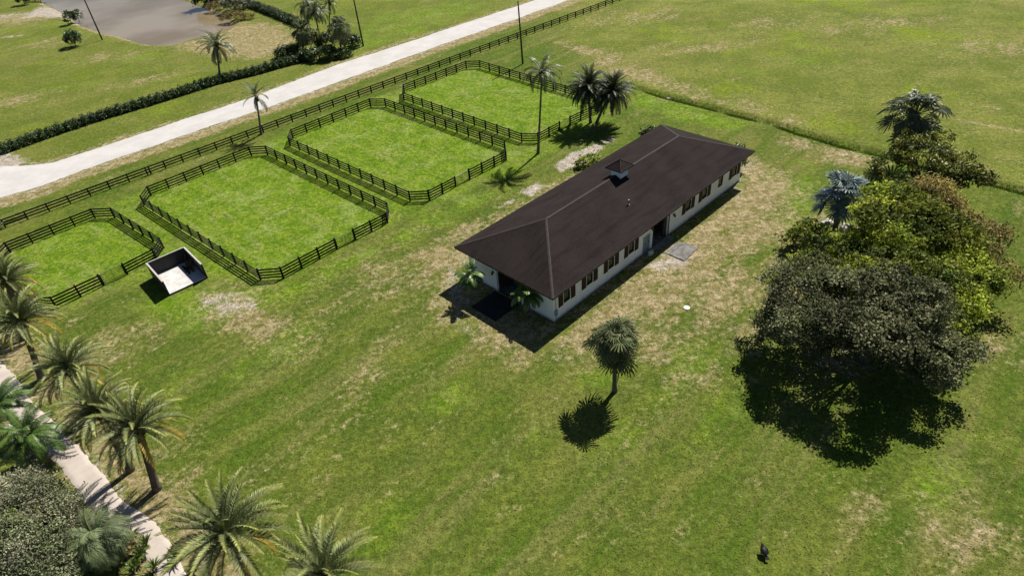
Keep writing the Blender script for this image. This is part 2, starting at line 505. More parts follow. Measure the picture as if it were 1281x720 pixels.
dr_line = seg_dist(DRIVE_R)
ditch_d = seg_dist(DITCH)
road_lo_d = seg_dist(ROAD_LO)
far_side = soft_poly(DITCH + [(400, 20), (400, 400), (5, 230)], 1.5)
pond_in = inside(POND)
pond_d = np.where(pond_in, -seg_dist(POND, True), seg_dist(POND, True))
across_road = soft_poly(ROAD_UP + [(60, 400), (-300, 400), (-300, 60)], 1.0)

dry = mx(
    0.85 * soft_poly([barn_pt(-18, 7.4), barn_pt(19, 6.8), barn_pt(20.5, 10), barn_pt(-18, 9.8)], 1.4),
    0.52 * soft_poly([barn_pt(-19, 6), barn_pt(18, 6), barn_pt(21, 9), barn_pt(19, 13), barn_pt(-2, 17), barn_pt(-14, 13), barn_pt(-19, 10)], 3.0),
    0.40 * soft_poly([barn_pt(-15, 9), barn_pt(16, 10), barn_pt(14, 21), barn_pt(-6, 24), barn_pt(-16, 16)], 4.0),
    0.62 * soft_poly([barn_pt(16, -7), barn_pt(22, -3), barn_pt(22, 9), barn_pt(16, 9)], 2.2),
    0.66 * soft_poly([barn_pt(-23, -5.5), barn_pt(-17, -9.5), barn_pt(-17, 8), barn_pt(-22, 7)], 2.2),
    0.58 * soft_poly([barn_pt(-20, -14), barn_pt(8, -11.5), barn_pt(12, -7), barn_pt(-18, -7)], 2.0),
    0.30 * soft_poly([(-22.77, 43.70), (-13.59, 59.41), (-6.65, 63.35), (-6.27, 49.68), (-15.55, 43.85)], 3.0),
    0.50 * soft_poly([(-31.34, 51.92), (-25.00, 52.34), (-20.54, 46.75), (-22.49, 42.61), (-28.82, 46.69)], 2.0),
    0.45 * blob((-37.64, 44.51), 6, 3.2, 0.5), 0.26 * blob((-12.00, 38.37), 5, 3, 0.7), 0.22 * blob((-14.14, 31.13), 4, 2.5, 0.7),
    0.72 * np.exp(-np.abs(dr_line - 1.2) / 1.9) * (dr_line < 7),
    0.36 * blob((25.12, 19.74), 5, 2.6, 0.2), 0.26 * blob((20.08, 22.41), 3.0, 1.6, 0.5), 0.42 * blob((17.26, 39.61), 4, 3, 0.7), 0.30 * blob((37.52, 36.02), 5, 3),
    0.80 * np.clip(1.25 - np.abs(road_lo_d - 1.3) / 2.0, 0, 1),
    0.40 * np.clip(1 - np.abs(seg_dist(ROAD_UP) - 0.4) / 1.6, 0, 1),
    0.46 * soft_poly([(11.71, 125.79), (21.05, 117.23), (29.03, 97.55), (41.04, 80.71), (39.23, 78.94), (28.49, 90.93), (18.74, 103.81)], 3.0),
    0.58 * soft_poly([(37.60, 76.19), (44.15, 71.26), (45.69, 66.56), (39.99, 66.60), (35.80, 72.93)], 2.0),
    0.75 * np.clip(1 - seg_dist([(58.49, 79.64), (60.37, 76.52), (63.33, 73.82), (68.26, 68.70)]) / .55, 0, 1), 0.55 * np.clip(1 - seg_dist([(64.63, 81.68), (70.13, 75.45)]) / .5, 0, 1),
    0.38 * blob((29.49, 137.31), 12, 7), 0.4 * blob((36.18, 113.94), 10, 4), 0.40 * blob((71.29, 118.40), 12, 5), 0.38 * blob((80.84, 101.45), 8, 5), 0.35 * blob((52.82, 124.13), 9, 5),
    0.70 * soft_poly([(-62.62, 150.89), (-58.40, 159.95), (-48.86, 155.64), (-40.17, 140.80), (-44.74, 128.94), (-52.08, 132.39), (-59.93, 136.56), (-68.64, 144.40)], 3.0),
    0.40 * blob((-87.24, 117.69), 8, 4), 0.36 * blob((-80.10, 141.00), 10, 4), 0.4 * blob((-65.93, 122.90), 8, 3, 0.3), 0.62 * blob((-125.49, 183.19), 18, 9), 0.4 * blob((-101.28, 155.39), 9, 5),
    0.45 * np.clip(1 - np.abs(pond_d - 1.0) / 2.0, 0, 1),
)
lush = mx(
    0.92 * soft_poly(PAD_B, 0.8), 1.0 * soft_poly(PAD_C, 0.8), 1.0 * soft_poly(PAD_D, 0.8), 0.72 * soft_poly(PAD_A, 0.8),
    0.55 * soft_poly([(-58.14, 66.43), (-47.33, 77.28), (-20.98, 103.43), (-2.30, 117.61), (16.98, 93.59), (16.82, 85.96), (1.10, 70.68), (-12.10, 62.50), (-23.16, 51.42), (-37.01, 56.14), (-46.06, 50.76)], 1.6),
    0.58 * soft_poly([(-37.01, 56.14), (-23.32, 52.10), (-12.94, 61.78), (1.21, 72.80), (2.99, 69.30), (-11.66, 57.53), (-23.66, 47.17), (-30.77, 45.82), (-38.75, 50.40)], 2.5),
    0.55 * blob((6.06, 35.75), 2.6, 1.8), 0.45 * blob((-0.45, 29.67), 5, 1.4, 0.72), 0.48 * blob((13.60, 36.20), 6, 2.0, 0.74), 0.45 * blob((5.86, 28.99), 5, 2.2, 0.7), 0.42 * blob((-5.86, 34.97), 5, 2.5, 0.7),
    0.45 * blob((14.58, 31.02), 5, 2.4, 0.7), 0.4 * blob((-9.85, 24.72), 5, 2.5, 0.7), 0.46 * blob((-21.02, 42.43), 7, 3, 0.6), 0.36 * blob((-29.19, 39.49), 6, 3, 0.6), 0.42 * blob((27.57, 24.69), 6, 3, 0.6),
    0.66 * soft_poly([(19.17, 98.88), (27.13, 90.29), (36.06, 79.09), (29.60, 79.13), (20.70, 88.04)], 2.0),
    0.50 * soft_poly([(30.15, 68.45), (40.00, 68.72), (32.50, 52.15), (25.37, 50.39)], 3.0),
    0.6 * np.exp(-ditch_d / 1.2),
    0.45 * soft_poly([(-29.59, 156.30), (-9.45, 164.16), (2.00, 160.19), (-1.90, 150.73), (-21.20, 130.00), (-28.68, 127.05)], 3.0),
    0.5 * blob((-72.47, 138.93), 9, 3, 0.2), 0.42 * blob((-108.06, 173.99), 9, 3, 0.3), 0.42 * blob((-80.77, 122.25), 9, 3.5, 0.2), 0.36 * blob((-52.28, 138.70), 8, 3, 0.3),
    0.42 * blob((51.63, 103.22), 9, 4), 0.36 * blob((40.09, 100.32), 7, 3), 0.38 * blob((57.17, 62.37), 6, 3), 0.36 * blob((38.47, 51.21), 6, 4),
)
bare = mx(
    0.68 * soft_poly([(-31.56, 50.92), (-30.51, 52.33), (-27.38, 52.15), (-24.63, 49.71), (-24.55, 48.23), (-27.37, 48.13), (-30.04, 49.22)], 1.6),
    0.95 * soft_poly([(6.58, 73.56), (8.99, 76.57), (12.81, 78.75), (13.94, 77.77), (11.89, 74.83), (9.57, 73.00), (7.16, 71.48)], 0.8),
    0.95 * soft_poly([(13.70, 79.58), (15.34, 80.27), (15.69, 79.17), (13.98, 78.01)], 0.6),
    0.85 * soft_poly([(1.71, 67.52), (4.22, 69.90), (4.98, 68.53), (3.41, 65.87)], 0.6), 0.7 * blob((0.43, 65.06), 1.6, 0.6, 0.7),
    0.62 * soft_poly([(12.68, 50.23), (16.78, 54.62), (19.51, 51.99), (17.28, 49.15), (14.28, 48.67)], 1.2),
    0.60 * soft_poly([(25.43, 64.28), (30.77, 71.62), (31.61, 70.34), (26.29, 61.33), (22.29, 58.53)], 1.5),
    0.62 * soft_poly([barn_pt(-21, -4), barn_pt(-17.5, -9), barn_pt(-16, -9), barn_pt(-19, -2)], 1.2), 0.5 * blob(barn_pt(-22, -1), 2.2, 1.0, 2.3), 0.52 * blob(barn_pt(-17.5, 3.6), 1.2, 1.6),
    0.80 * soft_poly([(-126.19, 197.44), (-119.62, 194.36), (-112.84, 186.26), (-105.70, 176.20), (-110.04, 179.07), (-119.34, 183.57), (-123.67, 181.84)], 2.0), 0.62 * blob((-130.12, 188.61), 13, 4), 0.6 * blob((-115.34, 165.13), 6, 1.6), 0.66 * blob((-102.98, 173.14), 2.5, 2.0),
    0.66 * np.clip(1 - np.abs(pond_d - 0.3) / 0.9, 0, 1),
    0.62 * np.clip(1 - road_lo_d / 1.0, 0, 1) , 0.56 * np.clip(1 - seg_dist(ROAD_UP) / 0.7, 0, 1),
    0.75 * soft_poly([(-81.74, 94.92), (-76.89, 95.10), (-72.76, 92.60), (-67.70, 88.42), (-71.78, 86.41), (-75.27, 84.61)], 1.2),
    0.50 * np.clip(1 - dr_line / 0.8, 0, 1),
    0.55 * blob((35.00, 54.01), 2.4, 1.2), 0.42 * blob((3.50, 38.86), 1.4, 0.6, 0.7),
    0.50 * blob((43.15, 69.20), 4, 1.0, -0.5), 0.42 * blob((10.46, 43.17), 4, 1.0, 0.74), 0.42 * blob((26.30, 38.44), 4, 2), 0.5 * blob((24.87, 35.27), 5, 3),
)
dry = dry * (1 - np.exp(-(ditch_d / 1.3) ** 2))
pasture = np.maximum(far_side, 0.65 * across_road)
Z = 0.05 * np.sin(GX * 0.09) * np.cos(GY * 0.075) * np.clip(1 - np.hypot(GX, GY - 80) / 300, 0, 1)
Z = Z * np.clip((np.minimum(np.minimum(road_lo_d, dr_line), np.hypot(GX - BARN_C[0], GY - BARN_C[1]) - 20)) / 6, 0, 1)
Z -= 0.65 * np.exp(-(ditch_d / 0.55) ** 2)
Z += 0.10 * np.exp(-((ditch_d - 2.0) / 1.0) ** 2)
Z = np.where(pond_d < 2.0, Z * np.clip(pond_d / 2, 0, 1) - 1.5 * np.clip((1.4 - pond_d) / 4.0, 0, 1), Z)

ny, nx = GX.shape
me = bpy.data.meshes.new('ground')
V = np.stack([GX, GY, Z], -1).reshape(-1, 3).astype(np.float32)
idx = np.arange(ny * nx).reshape(ny, nx)
Fq = np.stack([idx[:-1, :-1], idx[:-1, 1:], idx[1:, 1:], idx[1:, :-1]], -1).reshape(-1).astype(np.int32)
me.vertices.add(len(V)); me.vertices.foreach_set('co', V.ravel())
nf = len(Fq) // 4
me.loops.add(nf * 4); me.loops.foreach_set('vertex_index', Fq)
me.polygons.add(nf)
me.polygons.foreach_set('loop_start', np.arange(0, nf * 4, 4, dtype=np.int32))
me.polygons.foreach_set('loop_total', np.full(nf, 4, dtype=np.int32))
me.polygons.foreach_set('use_smooth', np.ones(nf, dtype=bool))
at = me.attributes.new('mask', 'FLOAT_COLOR', 'POINT')
at.data.foreach_set('color', np.stack([dry, lush, bare, pasture], -1).astype(np.float32).ravel())
me.update(calc_edges=True)
me.materials.append(M['grass'])
ground = link('ground', me)
ground['kind'] = 'structure'

# tufts of longer grass standing up out of the lawn, thinning out with distance
trng = np.random.default_rng(77)
n_t = 620000
tx, ty = trng.uniform(-95, 70, n_t), trng.uniform(14, 150, n_t)
dd2 = tx ** 2 + ty ** 2 + CAM_H ** 2
keep = trng.uniform(0, 1, n_t) < np.minimum(1, (60.0 ** 2) / dd2) ** 1.2
ix = np.clip(np.searchsorted(gx, tx) - 1, 0, len(gx) - 2)
iy = np.clip(np.searchsorted(gy, ty) - 1, 0, len(gy) - 2)
on_road = soft_poly(ROAD_LO + ROAD_UP[::-1], 0.4)[iy, ix] > .3
on_drive = soft_poly(DRIVE_R + DRIVE_L[::-1], 0.4)[iy, ix] > .3
rel = np.stack([tx - BARN_C[0], ty - BARN_C[1]], 1)
lx_, ly_ = rel @ E1, rel @ E2
on_barn = ((np.abs(lx_) < 16.6) & (np.abs(ly_) < 5.7)) | ((lx_ > -19.9) & (lx_ < -16) & (ly_ > -2.2) & (ly_ < 1.6)) | ((np.abs(lx_) < 1.8) & (ly_ > 5) & (ly_ < 9.6))
rb = np.stack([tx + 34.5, ty - 52.44], 1)
ba_ = math.atan2(54.866 - 52.439, -31.645 + 34.499)
bx_, by_ = rb @ np.array([math.cos(ba_), math.sin(ba_)]), rb @ np.array([-math.sin(ba_), math.cos(ba_)])
on_bin = (bx_ > -.3) & (bx_ < 4.1) & (by_ > -.2) & (by_ < 4.95)
keep &= ~(on_road | on_drive | on_barn | on_bin | (seg_dist([(58.49, 79.64), (60.37, 76.52), (63.33, 73.82), (68.26, 68.70)])[iy, ix] < .4) | (pond_d[iy, ix] < .5))
keep &= trng.uniform(0, 1, n_t) > bare[iy, ix] * 1.3
cl_ = np.sin(tx * 1.3 + 2 * np.sin(ty * .7)) * np.sin(ty * 1.1 + 2 * np.sin(tx * .9))
def band(x, y, f, sd):
    r_ = np.random.default_rng(sd)
    o_ = np.zeros(len(x))
    for _ in range(7):
        kx, ky, ph = r_.normal(0, f[0]), r_.normal(0, f[1]), r_.uniform(0, 6.28)
        o_ += np.sin(kx * x + ky * y + ph)
    return o_ / 3.5
along_, across_ = lx_, ly_
mow = band(along_, across_, (.05, .75), 3)
pat = band(tx, ty, (.25, .25), 4)
keep &= trng.uniform(-1, 1, n_t) < .3 + .6 * cl_ + .5 * mow
mow, pat = mow[keep], pat[keep]
tx, ty, ix, iy = tx[keep], ty[keep], ix[keep], iy[keep]
n_t = len(tx)
tz = Z[iy, ix]
an = trng.uniform(0, 2 * np.pi, n_t)
hgt_ = trng.uniform(.02, .06, n_t)
wid_ = trng.uniform(.03, .075, n_t)
le = trng.uniform(.8, 2.6, n_t) * hgt_
la = trng.uniform(0, 2 * np.pi, n_t)
base = np.stack([tx, ty, tz - .01], 1)
sdv = np.stack([np.cos(an) * wid_, np.sin(an) * wid_, np.zeros(n_t)], 1)
topv = base + np.stack([np.cos(la) * le, np.sin(la) * le, hgt_], 1)
Qt = np.stack([base - sdv, base + sdv, topv + sdv * .35, topv - sdv * .35], 1)
kd = np.clip(dry[iy, ix] * 1.2 + trng.normal(0, .28, n_t), 0, 1)[:, None]
kl = np.clip(lush[iy, ix] + trng.normal(0, .15, n_t), 0, 1)[:, None]
gcol = np.array((.103, .131, .020)) * (1 - kl) + np.array((.118, .180, .016)) * kl
gcol = gcol * (1 - kd) + np.array((.31, .255, .15)) * kd
gcol = gcol * (1 + .11 * mow + .10 * pat)[:, None] * np.stack([1 + .10 * pat, np.ones(n_t), 1 - .05 * pat], 1)
gcol = np.clip(gcol * trng.uniform(.75, 1.4, n_t)[:, None], .008, 1)
dsel = trng.uniform(0, 1, 60000) * (len(DITCH) - 1)
di = dsel.astype(int); DA = np.array(DITCH)
dxy = DA[di] + (DA[di + 1] - DA[di]) * (dsel - di)[:, None] + trng.normal(0, .42, (60000, 2))
dz = Z[np.clip(np.searchsorted(gy, dxy[:, 1]) - 1, 0, len(gy) - 2), np.clip(np.searchsorted(gx, dxy[:, 0]) - 1, 0, len(gx) - 2)]
a2 = trng.uniform(0, 6.28, 60000); h2 = trng.uniform(.05, .2, 60000) * (trng.uniform(0, 1, 60000) < .5)
h2 = h2 * ((np.sin(dsel * 3.1) + np.sin(dsel * 7.7 + 1) > -.7) & (np.abs(dsel - 5.5) > .55))
b2_ = np.stack([dxy[:, 0], dxy[:, 1], dz - .02], 1)
s2 = np.stack([np.cos(a2), np.sin(a2), a2 * 0], 1) * .06
t2 = b2_ + np.stack([np.sin(a2) * h2 * .5, np.cos(a2) * h2 * .5, h2], 1)
Qt = np.concatenate([Qt, np.stack([b2_ - s2, b2_ + s2, t2 + s2 * .4, t2 - s2 * .4], 1)])
gcol = np.concatenate([gcol, np.array((.075, .125, .018)) * trng.uniform(.6, 1.4, 60000)[:, None]])
M['tuft'] = leaf_mat('grass_blade', (1, 1, 1), 0.9, 0.4, 0.05, 0.0)
tu = link('grass_tufts', quads_mesh('grass_tufts', Qt, gcol, M['tuft']))
tu['kind'] = 'stuff'
tag(tu, 'short tufts of grass scattered all over the lawn and paddocks', 'grass')

def resample(pts, n):
    pts = np.array(pts, float)
    s = np.concatenate([[0], np.cumsum(np.hypot(*np.diff(pts, axis=0).T))])
    tt = np.linspace(0, s[-1], n)
    return np.stack([np.interp(tt, s, pts[:, 0]), np.interp(tt, s, pts[:, 1])], 1)

def ribbon(name, lo, up, n, mat, z, jit, cross=6):
    a, b_ = resample(lo, n), resample(up, n)
    rg = np.random.default_rng(len(name))
    def wob():
        w = rg.normal(0, 1, n)
        w2 = np.convolve(rg.normal(0, 1, n), np.ones(9) / 3, 'same')
        return (w * 0.35 + w2 * 0.8) * jit
    d = b_ - a
    L = np.hypot(d[:, 0], d[:, 1])[:, None]
    d = d / L
    a = a + d * wob()[:, None]
    b_ = b_ + d * wob()[:, None]
    vs, fs = [], []
    for i in range(n):
        for k in range(cross + 1):
            f = k / cross
            q = a[i] * (1 - f) + b_[i] * f
            crown = z + 0.05 * (1 - (2 * f - 1) ** 4)
            vs.append((q[0], q[1], crown if 0 < k < cross else -0.06))
    for i in range(n - 1):
        for k in range(cross):
            j = i * (cross + 1) + k
            fs.append((j, j + cross + 1, j + cross + 2, j + 1))
    mb = MB(); mb.add(vs, fs)
    o = mb.build(name, mat, smooth=True)
    o['kind'] = 'structure'
    return o
ribbon('road', ROAD_LO, ROAD_UP, 420, M['road'], 0.03, 0.13, 8)
ribbon('driveway', DRIVE_R, DRIVE_L, 140, M['drive'], 0.03, 0.10, 8)

mb = MB()
pc_ = np.mean(np.array(POND), 0)
ring = [((x - pc_[0]) * 1.02 + pc_[0], (y - pc_[1]) * 1.02 + pc_[1], -0.42) for x, y in POND]
mb.add(ring + [(pc_[0], pc_[1], -0.42)], [(i, (i + 1) % len(ring), len(ring)) for i in range(len(ring))])
w = mb.build('water', M['water'])
w['kind'] = 'structure'

# ------------------------------------------------------------------ fences and gates
def unit_board(h, th):
    mb = MB(); mb.box(0, 1, -th / 2, th / 2, -h / 2, h / 2)
    return mb.data('board', M['fence'])
BOARD = unit_board(0.17, 0.04)
def post_mesh(h, w):
    mb = MB()
    mb.box(-w / 2, w / 2, -w / 2, w / 2, -0.05, h)
    c = w / 2
    mb.add([(-c, -c, h), (c, -c, h), (c, c, h), (-c, c, h), (0, 0, h + 0.03)], [(0, 1, 4), (1, 2, 4), (2, 3, 4), (3, 0, 4)])
    return mb.data('post', M['fence'])
POST4, POST3 = post_mesh(1.44, 0.16), post_mesh(1.24, 0.16)

def fence_run(root, pts, zs, post, skip_first=False, off=0.085):
    """posts at pts (world), boards in between, set on the face of the posts"""
    ox, oy = root.location[0], root.location[1]
    for i, (x, y) in enumerate(pts):
        if not (skip_first and i == 0):
            p = link('post', post, root, (x - ox, y - oy, rnd.uniform(-0.03, 0.0)))
            p.rotation_euler = (rnd.uniform(-.012, .012), rnd.uniform(-.012, .012), math.atan2(pts[min(i + 1, len(pts) - 1)][1] - pts[max(i - 1, 0)][1], pts[min(i + 1, len(pts) - 1)][0] - pts[max(i - 1, 0)][0]))
    for (ax, ay), (bx, by) in zip(pts[:-1], pts[1:]):
        L = math.hypot(bx - ax, by - ay)
        an = math.atan2(by - ay, bx - ax)
        nx_, ny_ = -math.sin(an) * off, math.cos(an) * off
        for z in zs:
            za, zb = z + rnd.uniform(-.012, .012), z + rnd.uniform(-.012, .012)
            o = link('board', BOARD, root, (ax - ox + nx_, ay - oy + ny_, za))
            o.rotation_euler = (0, -math.atan2(zb - za, L), an)
            o.scale = (L, 1, 1)

def lerp(a, b_, f):
    return (a[0] + (b_[0] - a[0]) * f, a[1] + (b_[1] - a[1]) * f)

def bays(a, b_, bay=2.44):
    n = max(1, round(math.hypot(b_[0] - a[0], b_[1] - a[1]) / bay))
    return [lerp(a, b_, i / n) for i in range(n + 1)]

def gate(a, b_, label, h=1.25, bars=6):
    L = math.hypot(b_[0] - a[0], b_[1] - a[1]) - 0.26
    an = math.atan2(b_[1] - a[1], b_[0] - a[0])
    st = lerp(a, b_, 0.13 / (L + 0.26))
    g = thing('tube_gate', label, 'gate', (st[0], st[1], 0), an, 'tube gates of the paddocks')
    r = 0.042
    fr = MB()
    fr.tube([(0, 0, 0.12), (0, 0, h)], [r, r]); fr.tube([(L, 0, 0.12), (L, 0, h)], [r, r])
    fr.tube([(0, 0, h), (L, 0, h)], [r, r]); fr.tube([(0, 0, 0.12), (L, 0, 0.12)], [r, r])
    fr.build('frame', M['gate'], g)
    for k in range(1, bars):
        z = 0.12 + (h - 0.12) * k / bars
        rb = MB(); rb.tube([(0.02, 0, z), (L - 0.02, 0, z)], [0.03, 0.03], 5)
        rb.build('rail', M['gate'], g)
    up = MB(); up.tube([(L / 2, 0.03, 0.13), (L / 2, 0.03, h - 0.01)], [0.016, 0.016], 5)
    up.build('upright', M['gate'], g)
    hg = MB()
    for z in (0.35, h - 0.25):
        hg.box(-0.13, -0.02, -0.03, 0.03, z - 0.025, z + 0.025)
    hg.build('hinge', M['black_metal'], g)

Z4 = (0.27, 0.60, 0.93, 1.26)
Z3 = (0.36, 0.72, 1.08)
def paddock(C, gate_edge, gpts, label, glabel):
    cx_, cy_ = np.mean(np.array(C), 0)
    root = thing('paddock_fence', label, 'fence', (float(cx_), float(cy_), 0), 0, 'black board fences round the paddocks')
    n = len(C)
    for i in range(n):
        a, b_ = C[i], C[(i + 1) % n]
        if i == gate_edge:
            g0, g1 = gpts
            fence_run(root, bays(a, g0), Z4, POST4, True)
            fence_run(root, [g1], Z4, POST4)
            fence_run(root, bays(g1, b_), Z4, POST4, True)
            gate(g0, g1, glabel)
        else:
            fence_run(root, bays(a, b_), Z4, POST4, True)
paddock(PAD_A, 4, ((-40.84, 57.03), (-42.61, 55.30)), 'black board fence around the small paddock at the left edge beside the bin', 'grey tube gate of the small leftmost paddock beside the black bin')
paddock(PAD_B, 4, ((-16.80, 60.03), (-18.58, 58.37)), 'black board fence around the largest paddock, in front of the bin', 'grey tube gate in the near side of the largest paddock')
paddock(PAD_C, 4, ((-4.11, 71.93), (-5.85, 70.23)), 'black board fence around the middle paddock, second from the tall slim palm', 'grey tube gate in the near side of the middle paddock')
paddock(PAD_D, 4, ((10.25, 85.52), (8.56, 83.94)), 'black board fence around the far paddock behind the tall slim palm', 'grey tube gate of the far paddock next to the twin palms')

# road fence: three boards, evenly spaced posts
ra, rb_ = (-61.16, 69.59), (29.24, 149.30)
rp = bays(ra, rb_)
dx_, dy_ = (rb_[0] - ra[0]) / (len(rp) - 1), (rb_[1] - ra[1]) / (len(rp) - 1)
rp = rp + [(rb_[0] + dx_ * k, rb_[1] + dy_ * k) for k in range(1, 6)]
rf = thing('road_fence', 'long black three-board fence running beside the white road', 'fence', (ra[0], ra[1], 0))
fence_run(rf, rp, Z3, POST3)
k = 7
link('post', POST3, rf, (rp[k][0] - ra[0] + 0.35, rp[k][1] - ra[1] + 0.25, 0))
for z in (0.46, 0.55, 0.63):
    o = link('board', BOARD, rf, (-0.03, 0.12, z)); o.scale = (math.hypot(dx_, dy_), 0.7, 0.25); o.rotation_euler = (0, 0, math.atan2(dy_, dx_))

# ------------------------------------------------------------------ barn
barn = thing('stable_barn', 'long white stable barn with brown hip roof and small cupola', 'barn', (BARN_C[0], BARN_C[1], 0), BARN_A)
LX, LY, EZ, RZ = 17.418, 6.283, 3.75, 6.2
X0, X1, YW = -16.5, 16.35, 5.48
TH = 0.2
WIN = [(-14.68, 0.86), (-11.45, 0.86), (-8.2, 0.86), (-5.0, 0.86), (5.15, 0.95), (8.4, 0.95), (11.72, 0.95), (14.8, 0.95)]
WZ0, WZ1 = 1.38, 2.55

def wall_run(a, b_, opens, top):
    """boxes (u0,u1,z0,z1) filling a wall from a to b_ around openings (u0,u1,z0,z1)"""
    out = []
    u = a
    for (o0, o1, z0, z1) in sorted(opens):
        out.append((u, o0, 0, top))
        if z0 > 0.01:
            out.append((o0, o1, 0, z0))
        if z1 < top - 0.01:
            out.append((o0, o1, z1, top))
        u = o1
    out.append((u, b_, 0, top))
    return out

WTOP = 4.0
side_open = [(c_ - w_ / 2, c_ + w_ / 2, WZ0, WZ1) for c_, w_ in WIN] + [(-1.44, 1.44, 0, 2.75), (-3.08, -1.83, 0, 2.15)]
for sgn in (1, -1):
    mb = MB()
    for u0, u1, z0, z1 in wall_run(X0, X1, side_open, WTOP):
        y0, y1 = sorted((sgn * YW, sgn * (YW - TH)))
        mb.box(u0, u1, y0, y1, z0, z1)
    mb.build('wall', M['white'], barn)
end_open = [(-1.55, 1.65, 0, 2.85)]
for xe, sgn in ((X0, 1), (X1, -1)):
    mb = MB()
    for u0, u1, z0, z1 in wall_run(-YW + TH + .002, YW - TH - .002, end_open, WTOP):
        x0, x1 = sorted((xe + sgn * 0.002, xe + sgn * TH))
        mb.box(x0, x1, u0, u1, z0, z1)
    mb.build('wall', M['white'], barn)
# concrete plinth line and floor
mb = MB(); mb.box(X0 + .25, X1 - .25, -YW + .25, YW - .25, -0.05, 0.06); mb.build('floor', M['concrete'], barn)
mb = MB()
mb.box(X0 - .06, X1 + .06, YW, YW + .06, -0.1, 0.14); mb.box(X0 - .06, X1 + .06, -YW - .06, -YW, -0.1, 0.14)
mb.box(X0 - .06, X0, -YW, YW, -0.1, 0.139); mb.box(X1, X1 + .06, -YW, YW, -0.1, 0.139)
mb.build('plinth', M['concrete'], barn)
mb = MB(); mb.box(-1.6, 1.6, -YW - .75, -YW - .06, -0.1, 0.09); mb.build('threshold', M['concrete'], barn)
# stalls inside
for sy in (1, -1):
    for (a, b_) in ((X0 + .3, -1.7), (1.7, X1 - .3)):
        mb = MB()
        mb.box(a, b_, sy * 1.75 - .05, sy * 1.75 + .05, 0.06, 2.4)
        x = a
        while x < b_:
            mb.box(x, x + .1, min(sy * 1.81, sy * (YW - .25)), max(sy * 1.81, sy * (YW - .25)), 0.06, 2.4)
            x += 3.2
        mb.build('stall_partition', M['darkwood'], barn)

# windows and shutters
sh = MB()
sh.box(-0.3, 0.3, 0.004, 0.05, 0, 1.24)
for k in range(9):
    z = 0.08 + k * 0.125
    sh.add([(-0.24, 0.05, z), (0.24, 0.05, z), (0.24, 0.075, z + 0.03), (-0.24, 0.075, z + 0.03), (0.24, 0.05, z + 0.1), (-0.24, 0.05, z + 0.1)],
           [(0, 1, 2, 3), (3, 2, 4, 5)])
SHUT = sh.data('shutter', M['shutter'])
for sgn in (1, -1):
    for c_, w_ in WIN:
        fr = MB()
        y0, y1 = sorted((sgn * (YW - .13), sgn * (YW + .02)))
        t_ = 0.06
        fr.box(c_ - w_ / 2 + .002, c_ - w_ / 2 + t_, y0, y1, WZ0 + .002, WZ1 - .002)
        fr.box(c_ + w_ / 2 - t_, c_ + w_ / 2 - .002, y0, y1, WZ0 + .002, WZ1 - .002)
        fr.box(c_ - w_ / 2 + t_, c_ + w_ / 2 - t_, y0, y1, WZ1 - t_, WZ1 - .003)
        fr.box(c_ - w_ / 2 + t_, c_ + w_ / 2 - t_, y0, y1, WZ0 + .003, WZ0 + t_)
        yy = sorted((sgn * (YW - .10), sgn * (YW - .05)))
        fr.box(c_ - .02, c_ + .02, yy[0], yy[1], WZ0 + t_, WZ1 - t_)
        f = fr.build('window', M['black_metal'], barn)
        pn = MB(); yp = sorted((sgn * (YW - .08), sgn * (YW - .07)))
        pn.box(c_ - w_ / 2 + t_, c_ + w_ / 2 - t_, yp[0], yp[1], WZ0 + t_, WZ1 - t_)
        pn.build('pane', M['glass'], f)
        if abs(c_ - 11.72) < 0.1:
            continue
        for dx in (-w_ / 2 - .42, w_ / 2 + .42):
            o = link('shutter', SHUT, barn, (c_ + dx, sgn * YW, WZ0 - .07), 0 if sgn > 0 else math.pi)
# blue-grey stable door
for sgn in (1, -1):
    dm_ = MB(); y0, y1 = sorted((sgn * (YW - .12), sgn * (YW - .05)))
    dm_.box(-3.06, -1.85, y0, y1, 0.07, 1.08); dm_.box(-3.06, -1.85, y0, y1, 1.10, 2.13)
    d = dm_.build('door', M['bluegrey'], barn)
    tr = MB()
    for z0, z1 in ((0.07, 1.08), (1.10, 2.13)):
        ya, yb = sorted((sgn * (YW - .049), sgn * (YW - .02)))
        tr.box(-3.06, -2.94, ya, yb, z0, z1); tr.box(-1.97, -1.85, ya, yb, z0, z1)
        tr.box(-2.94, -1.97, ya, yb, z1 - .12, z1); tr.box(-2.94, -1.97, ya, yb, z0, z0 + .12)
    tr.build('door_trim', M['bluegrey'], d)
    hd = MB(); ya, yb = sorted((sgn * (YW - .02), sgn * (YW + .05))); hd.box(-2.03, -1.96, ya, yb, 1.12, 1.26); hd.build('handle', M['black_metal'], d)
    fr = MB(); ya, yb = sorted((sgn * (YW + .003), sgn * (YW + .04)))
    fr.box(-3.2, -3.085, ya, yb, 0.15, 2.26); fr.box(-1.825, -1.71, ya, yb, 0.15, 2.26); fr.box(-3.085, -1.825, ya, yb, 2.16, 2.26)
    fr.build('door_frame', M['trim'], barn)
    for x in (-1.58, 1.44):
        f2 = MB(); f2.box(x, x + .14, ya, yb, 0.15, 2.9); f2.build('opening_trim', M['darkwood'] if x > 0 else M['trim'], barn)
for xe, sgn in ((X0, -1), (X1, 1)):
    xa, xb = sorted((xe + sgn * .003, xe + sgn * .04))
    for y in (-1.69, 1.65):
        f2 = MB(); f2.box(xa, xb, y, y + .14, 0.15, 2.99); f2.build('opening_trim', M['trim'], barn)
    f2 = MB(); f2.box(xa, xb, -1.55, 1.65, 2.85, 2.99); f2.build('opening_trim', M['trim'], barn)
# rolled-aside sliding door on the long side
mb = MB(); mb.box(1.0, 1.4, -YW + .25, -YW + .45, 0.1, 2.7); mb.build('sliding_door', M['darkwood'], barn)

